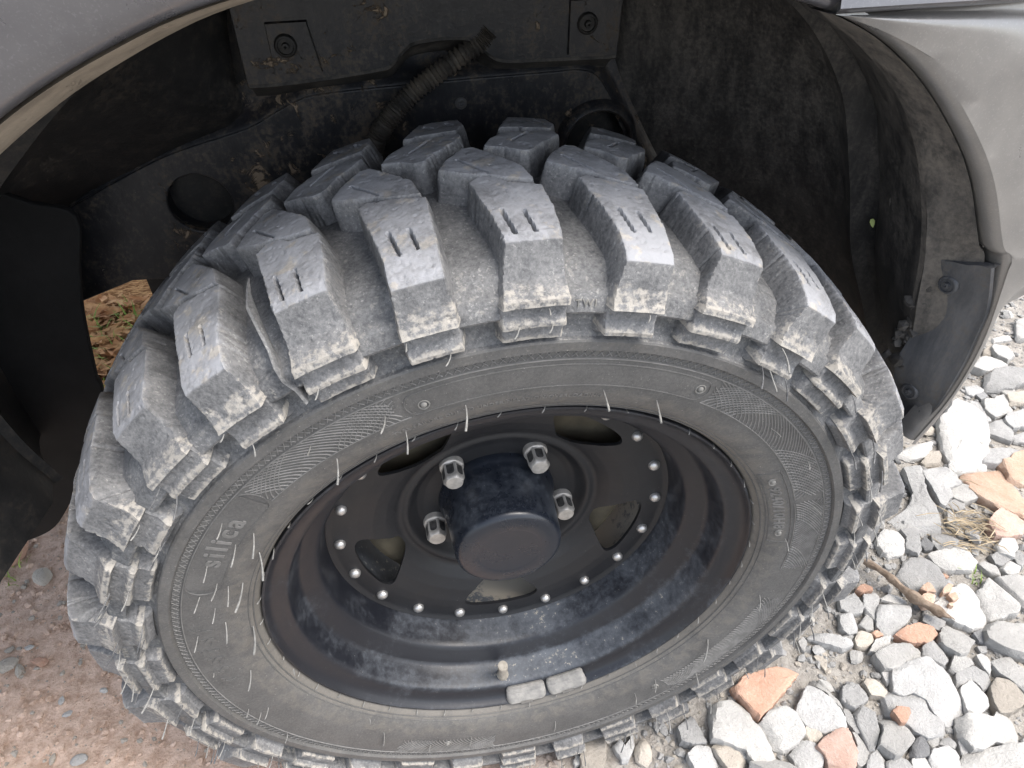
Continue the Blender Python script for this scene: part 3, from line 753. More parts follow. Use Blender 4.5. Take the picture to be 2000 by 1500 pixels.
fan(-128, -104, .2390, .2600, 6.5, 6, 6, .9)
rb.arc(.2382, 99.5, 126.5); rb.arc(.2382, 12, 52); rb.arc(.2375, -12, 11)
rb.arc(.2608, 0, 360)
o = rb.out('moulded_hatching', M_TXT); o['kind'] = 'stuff'; o['label'] = 'fine cross hatched ribs moulded into the sidewall'
# smooth plate over the top with rounded ends and two studs
def plate(a0, a1, r0, r1, name, lab, rc_=.008, th=.0007):
    pl = Ribs(); rm = (r0+r1)/2; 
    pts = [(x, r1) for x in np.linspace(a0+2, a1-2, 40)]
    da = math.degrees((r1-r0)/2/rm)
    for t in np.linspace(90, -90, 12)[1:-1]: pts.append((a1-2 + da*math.cos(R(t))*.8, rm + (r1-r0)/2*math.sin(R(t))))
    pts += [(x, r0) for x in np.linspace(a1-2, a0+2, 40)]
    for t in np.linspace(270, 90, 12)[1:-1]: pts.append((a0+2 + da*math.cos(R(t))*.8, rm + (r1-r0)/2*math.sin(R(t))))
    pts.append(pts[0])
    pl.line(pts, w=.0007, h=th)
    # the smooth field
    G = []
    for x in np.linspace(a0+1, a1-1, 50):
        e = min(1, min(x-a0, a1-x)/ (da*.9)); e = math.sqrt(max(0, 1-(1-e)**2)) if e < 1 else 1
        row = []
        for t in np.linspace(-1, 1, 7):
            r = rm + (r1-r0)/2*t*e; tt = R(x+7.5); row.append((r*math.cos(tt), ys(r)-.00035, r*math.sin(tt)))
        G.append(row)
    b = len(pl.V); G = np.array(G)[::-1]
    pl.V += list(G.reshape(-1, 3)); nj_ = 7
    for i in range(len(G)-1):
        for j in range(6): q0 = b+i*nj_+j; pl.F.append((q0, q0+nj_, q0+nj_+1, q0+1))
    o = pl.out(name, M_SIDE); o['label'] = lab; return o
plate(52, 100, .2385, .2565, 'moulded_plate', 'long smooth plate moulded along the top of the sidewall')
plate(126.5, 152, .2360, .2600, 'moulded_plate', 'smooth plate bearing moulded characters at the left of the sidewall')
def stud_mesh(r):
    bm = bmesh.new(); prof = [(r*1.9, .0004), (r*1.7, -.0009), (r*1.45, -.0009), (r*1.25, .0001), (r*.95, .0001), (r*.85, -.0012), (r*.4, -.0018), (.00005, -.0019)]
    rg = [[bm.verts.new((a*math.cos(2*math.pi*k/14), y, a*math.sin(2*math.pi*k/14))) for k in range(14)] for a, y in prof]
    for i in range(len(prof)-1):
        for k in range(14): bm.faces.new((rg[i][k], rg[i][(k+1) % 14], rg[i+1][(k+1) % 14], rg[i+1][k]))
    return bm_mesh('moulded_stud', bm, 50)
st = stud_mesh(.0022); st.materials.append(M_RIB)
for d, r in ((97, .2455), (54, .249), (19.8, .2262), (1.2, .2262), (-116, .246), (-62, .244)):
    t = R(d+7.5); link('moulded_stud', st, None, tyre, (r*math.cos(t), float(ys(r)), r*math.sin(t)))
# moulded writing, bent round the sidewall
def ring_text(txt, r, mid, size, name, depth=.0006, flip=False, m=M_TXT, space=1.0, parent=None, off=0.0, arc=None):
    cu = bpy.data.curves.new(name, 'FONT'); cu.body = txt; cu.size = size; cu.align_x = 'CENTER'; cu.extrude = depth; cu.space_character = space; cu.resolution_u = 3; cu.offset = size*.022
    o = bpy.data.objects.new(name, cu); col.objects.link(o)
    dg = bpy.context.evaluated_depsgraph_get(); me = bpy.data.meshes.new_from_object(o.evaluated_get(dg))
    bpy.data.objects.remove(o); bpy.data.curves.remove(cu)
    n = len(me.vertices); co = np.zeros(n*3); me.vertices.foreach_get('co', co); co = co.reshape(-1, 3)
    rr = r + co[:, 1]; th = R(mid+7.5) - co[:, 0]/r
    y = ys(rr) - np.where(co[:, 2] > 0, depth, -.0004) + off
    me.vertices.foreach_set('co', np.stack([rr*np.cos(th), y, rr*np.sin(th)], -1).ravel()); me.materials.clear(); me.update()
    smooth(me, 30)
    return link(name, me, m, parent or sidew)
ring_text('silica', .2420, 138.5, .0195, 'moulded_lettering', .0008, space=1.3)['label'] = 'large characters moulded on the left of the sidewall'
ring_text('TYRE FAILURE DUE TO UNDERINFLATION/OVERLOADING -', .2262, 86, .0046, 'moulded_lettering', .0004, space=1.15)['label'] = 'small warning line moulded above the rim'
ring_text('9240/10H8', .2215, 10.3, .0115, 'moulded_lettering', .0006, space=1.15)['label'] = 'characters in a sunken box at the right of the sidewall'
ring_text('rssfsf', .2410, 172, .0240, 'moulded_lettering', .0005, space=1.5, m=M_SIDE)['label'] = 'faint characters moulded low on the left of the sidewall'
bx = Ribs()
for r in (.2180, .2345): bx.arc(r, -2, 23, w=.0005, h=.0006)
for a in (-2, 23): bx.line([(a, r) for r in np.linspace(.218, .2345, 5)], w=.0005, h=.0006)
bx.arc(.2160, 0, 360, w=.0005, h=.0005); bx.arc(.2125, 0, 360, w=.0006, h=.0006)
bx.out('moulded_border', M_SIDE)
# wear marker letters in a groove
def twi(deg):
    cu = bpy.data.curves.new('twi', 'FONT'); cu.body = 'TWI'; cu.size = .0062; cu.align_x = 'CENTER'; cu.extrude = .0007; cu.space_character = 1.2; cu.resolution_u = 2
    o = bpy.data.objects.new('twi', cu); col.objects.link(o)
    me = bpy.data.meshes.new_from_object(o.evaluated_get(bpy.context.evaluated_depsgraph_get()))
    bpy.data.objects.remove(o); bpy.data.curves.remove(cu)
    n = len(me.vertices); co = np.zeros(n*3); me.vertices.foreach_get('co', co); co = co.reshape(-1, 3)
    rr = .3005 + co[:, 1]*.95; th = R(deg+7.5) - co[:, 0]/.302; y = np.interp(rr, [.2975, .3070], [-.0214, -.0187]) - np.where(co[:, 2] > 0, .0008, -.0003)
    me.vertices.foreach_set('co', np.stack([rr*np.cos(th), y, rr*np.sin(th)], -1).ravel()); me.materials.clear(); me.update()
    link('wear_mark', me, M_RIB, tyre)
twi(75.8); twi(75.8 - 90); twi(75.8+90)
# rubber spews: thin hairs left by the mould
hm = []
for k in range(6):
    bm = bmesh.new(); n = 6; cx, cz = random.uniform(-.25, .25), random.uniform(-.25, .1)
    pts = [((t*t)*cx, -t, (t*t)*cz) for t in np.linspace(0, 1, n)]
    tube(bm, pts, [.026, .028, .031, .036, .046, .040], 6)
    hm.append(bm_mesh('rubber_hair', bm, 60))
hd = [m_.copy() for m_ in hm]
for m_ in hm: m_.materials.append(M_HAIR)
for m_ in hd: m_.materials.append(M_HAIRD)
def hair(p, L_, tilt=(0, 0, 0), dark=False):
    k = random.randrange(6); o = link('rubber_hair', (hd if dark else hm)[k], None, tyre, tuple(p)); o.scale = (L_,)*3
    o.scale = (L_ if L_ > .012 else .012, L_, L_ if L_ > .012 else .012)
    o.rotation_euler = (tilt[0] + random.uniform(-.15, .15), random.uniform(-.4, .4), tilt[2] + random.uniform(-.2, .2)); return o
side_hairs = [(1180,765,1195,812),(1285,787,1296,836),(910,795,922,843),(793,850,805,888),(658,900,668,948),(752,812,755,853),(1505,835,1530,857),(1575,897,1590,915),
  (1583,985,1608,1008),(1535,1055,1548,1078),(1485,1165,1492,1198),(1385,1255,1387,1300),(607,868,602,896),(495,1047,500,1095),(505,1095,525,1140),(460,1065,457,1112),(434,1019,430,1056),
  (405,1103,400,1140),(424,1140,420,1180),(445,1150,448,1193),(473,1150,472,1206),(390,1165,381,1200),(420,1190,418,1222),(440,1220,449,1263),(387,1240,382,1278),(492,1245,512,1286),
  (418,1312,419,1325),(489,1315,495,1355),(572,1340,585,1378),(486,1382,483,1405),(510,1390,506,1420),(524,1382,522,1410),(562,1428,562,1455),(723,1418,730,1440),(750,1435,755,1465),
  (840,1450,842,1475),(920,1440,923,1463),(1085,1410,1088,1435),(1280,1330,1288,1355),(1240,1355,1250,1380),(1357,1310,1370,1340)]
for u0, v0, u1, v1 in side_hairs:
    p = at(u0, v0, 1, -.0165); r = math.hypot(p[0], p[2]); p[1] = float(ys(min(max(r, .208), .276)))
    L_ = math.hypot(u1-u0, v1-v0)/2150 * (1.0 if v0 < 900 else .85 + (1150-v0)/3000)
    q_ = at(u1, v1, 1, p[1] - L_*.9)
    d = Vector(q_ - p); d = d*.85; L_ = d.length
    o = hair(p, L_); o.rotation_euler = Vector((0, -1, 0)).rotation_difference(d).to_euler()
# little nibs along the bead
for k in range(44):
    t = R(k*360/44 + 3); r = .2072; hair((r*math.cos(t), .001, r*math.sin(t)), random.uniform(.004, .008))
# hairs on the side ledges of the shoulder blocks
for k in range(32):
    a = 93.2 + 7.5 + PITCH*k; am = ((a + 180) % 360) - 180
    low = not (60 < am < 128)
    for (r, y) in (((.3045, -.0268), (.2935, -.0262)) if k % 2 else ((.3015, -.0282), (.2845, -.0268))):
        for e in ((-2.4, .2, 2.1) if low else (-2.2, 1.8)):
            if random.random() < (.34 if low else .66): continue
            t = R(a + e + random.uniform(-.5, .5)); p = (r*math.cos(t), y, r*math.sin(t))
            hair(p, random.uniform(.009, .019) if low else random.uniform(.004, .008), dark=low and random.random() < .45, tilt=(random.uniform(.1, .5), 0, 0))
# torn flap of rubber hanging beside one block
bm = bmesh.new()
tp = [(505, 512, .341), (515, 560, .338), (530, 610, .330), (548, 650, .322), (570, 690, .314), (590, 730, .306), (612, 760, .298), (632, 792, .288)]
rows_ = []
for k, (u, v, rr) in enumerate(tp):
    th = R(108.9 + 7.5 - .35*k/7); yv = [.030, .016, .002, -.009, -.015, -.019, -.021, -.023][k]
    p = np.array([rr*math.cos(th), yv, rr*math.sin(th)]); 
    n_ = np.array([-math.sin(th), 0, math.cos(th)])
    wv = .0016*math.sin(k*1.7)
    rows_.append([bm.verts.new(p + n_*(wv)+np.array([0, -.003, 0])), bm.verts.new(p + n_*(wv+.0012)+np.array([0, -.0045, 0])), bm.verts.new(p + n_*(wv+.0014)+np.array([0, .006, 0])), bm.verts.new(p + n_*wv*.2+np.array([0, .008, 0]))])
for i in range(len(rows_)-1):
    for k in range(4): bm.faces.new((rows_[i][k], rows_[i][(k+1) % 4], rows_[i+1][(k+1) % 4], rows_[i+1][k]))
bm.faces.new(rows_[0]); bm.faces.new(rows_[-1][::-1])
link('torn_rubber_strip', bm_mesh('torn_rubber_strip', bm, 40), M_CARC, tyre)

# ------------------------------------------------------------------ wheel
# barrel: flange lip, steps, down to the disc; then the dark back of the barrel
bp_ = [(.2045, .012), (.2062, .006), (.2072, .001), (.2066, -.0012), (.2050, -.0014), (.2035, .0005), (.2022, .0035), (.1990, .0062), (.1930, .0088), (.1885, .0100), (.1872, .0118), (.1862, .0150),
       (.1850, .022), (.1828, .0305), (.1812, .0340), (.1790, .0352), (.1740, .0378), (.1690, .0412), (.1660, .0428), (.1642, .0450), (.1632, .0500), (.1612, .0600), (.1598, .0690), (.1590, .078), (.1585, .10), (.160, .15), (.175, .165), (.2, .17)]
bd = [.1, .1, .25, .3, .3, .25, .15, .1, .12, .3, .45, .5, .5, .5, .35, .2, .1, .1, .15, .3, .45, .45, .5, .3, 1.3, 1.3, 1.3, 1.2]  # dust per ring; up-facing bands also carry painted sky reflection
rim = part('wheel_rim', revolve('wheel_rim', bp_, 320, 50, dust=bd, dfun=lambda t: .55 + .75*np.clip(np.cos(t - R(-62)), 0, 1)**1.5 + .5*np.exp(-((np.degrees(t)-360+78+fbm(np.degrees(t)*.2, 0*t, 3)*12)/14)**2)), M_BARREL)
rim['label'] = 'black stepped steel rim barrel with dust and painted sky sheen on its lower inside'
# disc with five openings
def disc_mesh():
    prof = [(.1592, .0715), (.1580, .0722), (.1545, .0738), (.140, .0742), (.132, .0752), (.118, .0790), (.106, .0845), (.099, .0895), (.0955, .0925), (.0925, .0935), (.0895, .0925), (.0865, .0925), (.084, .0950), (.081, .0990), (.077, .1030), (.070, .1050), (.055, .1055), (.03, .1055)]
    pr = resample(np.array(prof), 90)[:, :]; pr = np.array(pr)
    nt_ = 500; t = np.arange(nt_)*2*math.pi/nt_
    rr = pr[:, 0]; yy = pr[:, 1]
    T, RR = np.meshgrid(np.degrees(t), rr, indexing='ij')
    d = np.full(T.shape, -1.0)
    for k in range(5):
        c = -27 + 7.5 + 72*k
        a = np.radians((T - c + 180) % 360 - 180)
        X, Y = RR*np.sin(a), RR*np.cos(a)
        h = [(-.0085, .099), (.0085, .099), (.036, .1225), (.0375, .128), (.033, .1325), (.018, .1362), (0, .1375), (-.018, .1362), (-.033, .1325), (-.0375, .128), (-.036, .1225)]
        h = catmull(np.array(h + [h[0]]), 4)[:-1]
        d = np.maximum(d, poly_sdf(X, Y, h))
    keep = d < 0
    Yv = np.broadcast_to(yy, T.shape).copy()
    # snap boundary vertices to the outline by sliding along the gradient
    TT, R2 = np.radians(T), RR.copy()
    V = np.stack([R2*np.cos(TT), Yv, R2*np.sin(TT)], -1)
    gr = np.gradient(d); 
    m = len(rr); i, j = np.meshgrid(np.arange(nt_), np.arange(m-1), indexing='ij')
    i2 = (i+1) % nt_
    ok = (d[i, j] < .0004) & (d[i2, j] < .0004) & (d[i, j+1] < .0004) & (d[i2, j+1] < .0004)
    F = np.stack([(i*m+j)[ok], (i2*m+j)[ok], (i2*m+j+1)[ok], (i*m+j+1)[ok]], -1)
    me = mesh_np('wheel_disc', V.reshape(-1, 3), F, 60, np.where(RR > .15, .25, .05).ravel()*np.ones(T.size))
    bm = bmesh.new(); bm.from_mesh(me)
    bmesh.ops.delete(bm, geom=[v for v in bm.verts if not v.link_faces], context='VERTS')
    # smooth the stair-stepped window edges, then give them a rolled edge going back
    be = [e for e in bm.edges if e.is_boundary]
    bv = {v for e in be for v in e.verts if .09 < math.hypot(v.co.x, v.co.z) < .145}
    for it in range(10):
        new = {}
        for v in bv:
            nb = [e.other_vert(v) for e in v.link_edges if e.is_boundary]
            if len(nb) == 2: new[v] = v.co*.4 + (nb[0].co + nb[1].co)*.3
        for v, c in new.items(): v.co.x, v.co.z = c.x, c.z
    ed = [e for e in be if e.verts[0] in bv and e.verts[1] in bv]
    ext = bmesh.ops.extrude_edge_only(bm, edges=ed)['geom']
    for v in ext:
        if isinstance(v, bmesh.types.BMVert): v.co.y += .0035
    bm.to_mesh(me); bm.free(); smooth(me, 42); return me
disc = link('wheel_disc', disc_mesh(), M_DISC, rim)
rv = bmesh.new()
prof = [(.0058, .0005), (.0056, -.0012), (.0048, -.0030), (.0032, -.0042), (.0014, -.0047), (.00005, -.0048)]
rg = [[rv.verts.new((a*math.cos(2*math.pi*k/18), y, a*math.sin(2*math.pi*k/18))) for k in range(18)] for a, y in prof]
for i in range(len(prof)-1):
    for k in range(18): rv.faces.new((rg[i][k], rg[i][(k+1) % 18], rg[i+1][(k+1) % 18], rg[i+1][k]))
rv = bm_mesh('rivet', rv, 80); rv.materials.append(M_STEEL)
for k in range(20):
    t = R(28.0 + 7.5 - 18.05*k); o = link('rivet', rv, None, rim, (.1483*math.cos(t), .0738, .1483*math.sin(t))); s = .88 + .1*random.random(); o.scale = (s, 1, s)
# centre cap
cp = [(.0560, .1056), (.0556, .1010), (.0540, .0980), (.0528, .0960), (.0520, .09), (.0506, .075), (.0494, .058), (.0488, .048), (.0484, .0440), (.0472, .0412), (.0450, .0390), (.0425, .0380), (.030, .0379), (.029, .0382), (.0280, .0384), (.0001, .0386)]
cdv = [.1, .1, .1, .1, .3, .4, .45, .4, .3, .2, .05, 0, 0, 0, 0, 0]  # dust raised on the side to paint in the cap's bluish highlights
link('centre_cap', revolve('centre_cap', cp, 96, 30, dust=cdv), M_CAP, rim)
# lug nuts: seat ring, fluted body, faceted head
def nut():
    bm = bmesh.new(); n = 36
    def rad(k, base, hexa):
        a = 2*math.pi*k/n
        ha = (a % (math.pi/3)) - math.pi/6
        return base*((1-hexa) + hexa*math.cos(math.pi/6)/math.cos(ha)*1.06)
    prof = [(.0112, .0008, 0), (.0113, -.0040, 0), (.0108, -.0060, 0), (.0098, -.0066, .6), (.0096, -.0070, 1), (.0094, -.0205, 1), (.0092, -.0215, 1), (.0080, -.0238, .25), (.0074, -.0243, 0), (.0030, -.0246, 0), (.00005, -.0246, 0)]
    rg = [[bm.verts.new((rad(k, a, hx)*math.cos(2*math.pi*k/n), y, rad(k, a, hx)*math.sin(2*math.pi*k/n))) for k in range(n)] for a, y, hx in prof]
    for i in range(len(prof)-1):
        for k in range(n): bm.faces.new((rg[i][k], rg[i][(k+1) % n], rg[i+1][(k+1) % n], rg[i+1][k]))
    me = bm_mesh('lug_nut', bm, 28); me.materials.append(M_NUT)
    # recessed dark flutes on each flat
    fb = bmesh.new()
    for f in range(6):
        c = 2*math.pi*(f+.5)/6; ap = .0094*math.cos(math.pi/6)*1.06
        for dz in (-1, 1):
            pass
        pts = []
        for u, v in ((-.0034, -.0085), (.0034, -.0085), (.0034, -.0175), (.0024, -.0192), (0, -.0199), (-.0024, -.0192), (-.0034, -.0175)):
            pts.append((u, v))
        N_ = Vector((math.cos(c), 0, math.sin(c))); S_ = Vector((-math.sin(c), 0, math.cos(c)))
        ring_ = [fb.verts.new(N_*(ap+.00015) + S_*u + Vector((0, v, 0))) for u, v in pts]
        inn = [fb.verts.new(N_*(ap+.0004) + S_*u*.82 + Vector((0, -.0135+(v+.0135)*.86, 0))) for u, v in pts]
        for i in range(7): fb.faces.new((ring_[i], ring_[(i+1) % 7], inn[(i+1) % 7], inn[i]))
        fb.faces.new(inn)
    fm = bm_mesh('flute', fb, 20); fm.materials.append(M_NUTD)
    return me, fm
nm, fm = nut()
for k in range(5):
    t = R(120.88 + 7.5 - 72*k)
    bm_seat = None
    o = link('lug_nut', nm, None, rim, (.0657*math.cos(t), .1056, .0657*math.sin(t))); o.rotation_euler = (0, random.uniform(0, 1), 0)
    f_ = link('flute', fm, None, rim, o.location); f_.rotation_euler = o.rotation_euler
# valve stem, low in the barrel
pv0 = np.array([.1845*math.cos(R(-101.5+7.5)), .020, .1845*math.sin(R(-101.5+7.5))]); dv = np.array([-.02, -.22, .97]); dv /= np.linalg.norm(dv)
tv = [0, .004, .006, .012, .020, .026, .027, .033, .0335]
rvv = [.0062, .0058, .0046, .0042, .0038, .0036, .0052, .0050, .003]
bm = bmesh.new(); tube(bm, [pv0 + dv*t for t in tv], rvv, 14); link('valve_stem', bm_mesh('valve_stem', bm, 40), M_VALVE, rim)
# two balance weights clipped on the lower rim edge
for a0, a1 in ((-101, -89.1), (-88.5, -76.6)):
    G = []
    for t in np.r_[0, .02, .05, .09, .13, np.linspace(.18, .82, 10), .87, .91, .95, .98, 1]:
        a = R(a0 + (a1-a0)*t + 7.5); e = math.sqrt(max(.003, 1-(1-min(1, min(t, 1-t)/.13))**2))
        row = []
        for r, y in ((.1905, .0100), (.1890, .0075), (.1893, .0045), (.1912, .0030), (.1930, .0022), (.1938, .0028), (.1946, .0016), (.1975, -.0012), (.2000, -.0032), (.2025, -.0040), (.2045, -.0032), (.2050, -.0005)):
            rm = .1975; row.append(((rm + (r-rm)*(.6+.4*e))*math.cos(a), .006 + (y-.006)*(.35+.65*e), (rm + (r-rm)*(.6+.4*e))*math.sin(a)))
        G.append(row)
    wgt = link('balance_weight', grid_mesh('balance_weight', np.array(G), 35), M_LEAD, rim)
    G = []
    for t in np.linspace(.34, .62, 6):
        a = R(a0 + (a1-a0)*t + 7.5)
        G.append([(r*math.cos(a), y, r*math.sin(a)) for r, y in ((.2005, -.0048), (.2045, -.0046), (.2075, -.0030), (.2092, -.0008), (.2094, .003))])
    link('clip', grid_mesh('clip', np.array(G), 40), M_LEAD, wgt) if False else link('balance_clip', grid_mesh('balance_clip', np.array(G), 40), M_LEAD, rim)
# brake drum behind the openings
dr = [(.0005, .110), (.09, .110), (.116, .104), (.124, .1015), (.131, .1035), (.134, .110), (.136, .135), (.136, .175)]
M_DRUM = simple('rusty_brake_drum', (.045, .038, .026), (.095, .08, .052), 30, .7)
part('brake_drum', revolve('brake_drum', dr, 96, 35), M_DRUM)

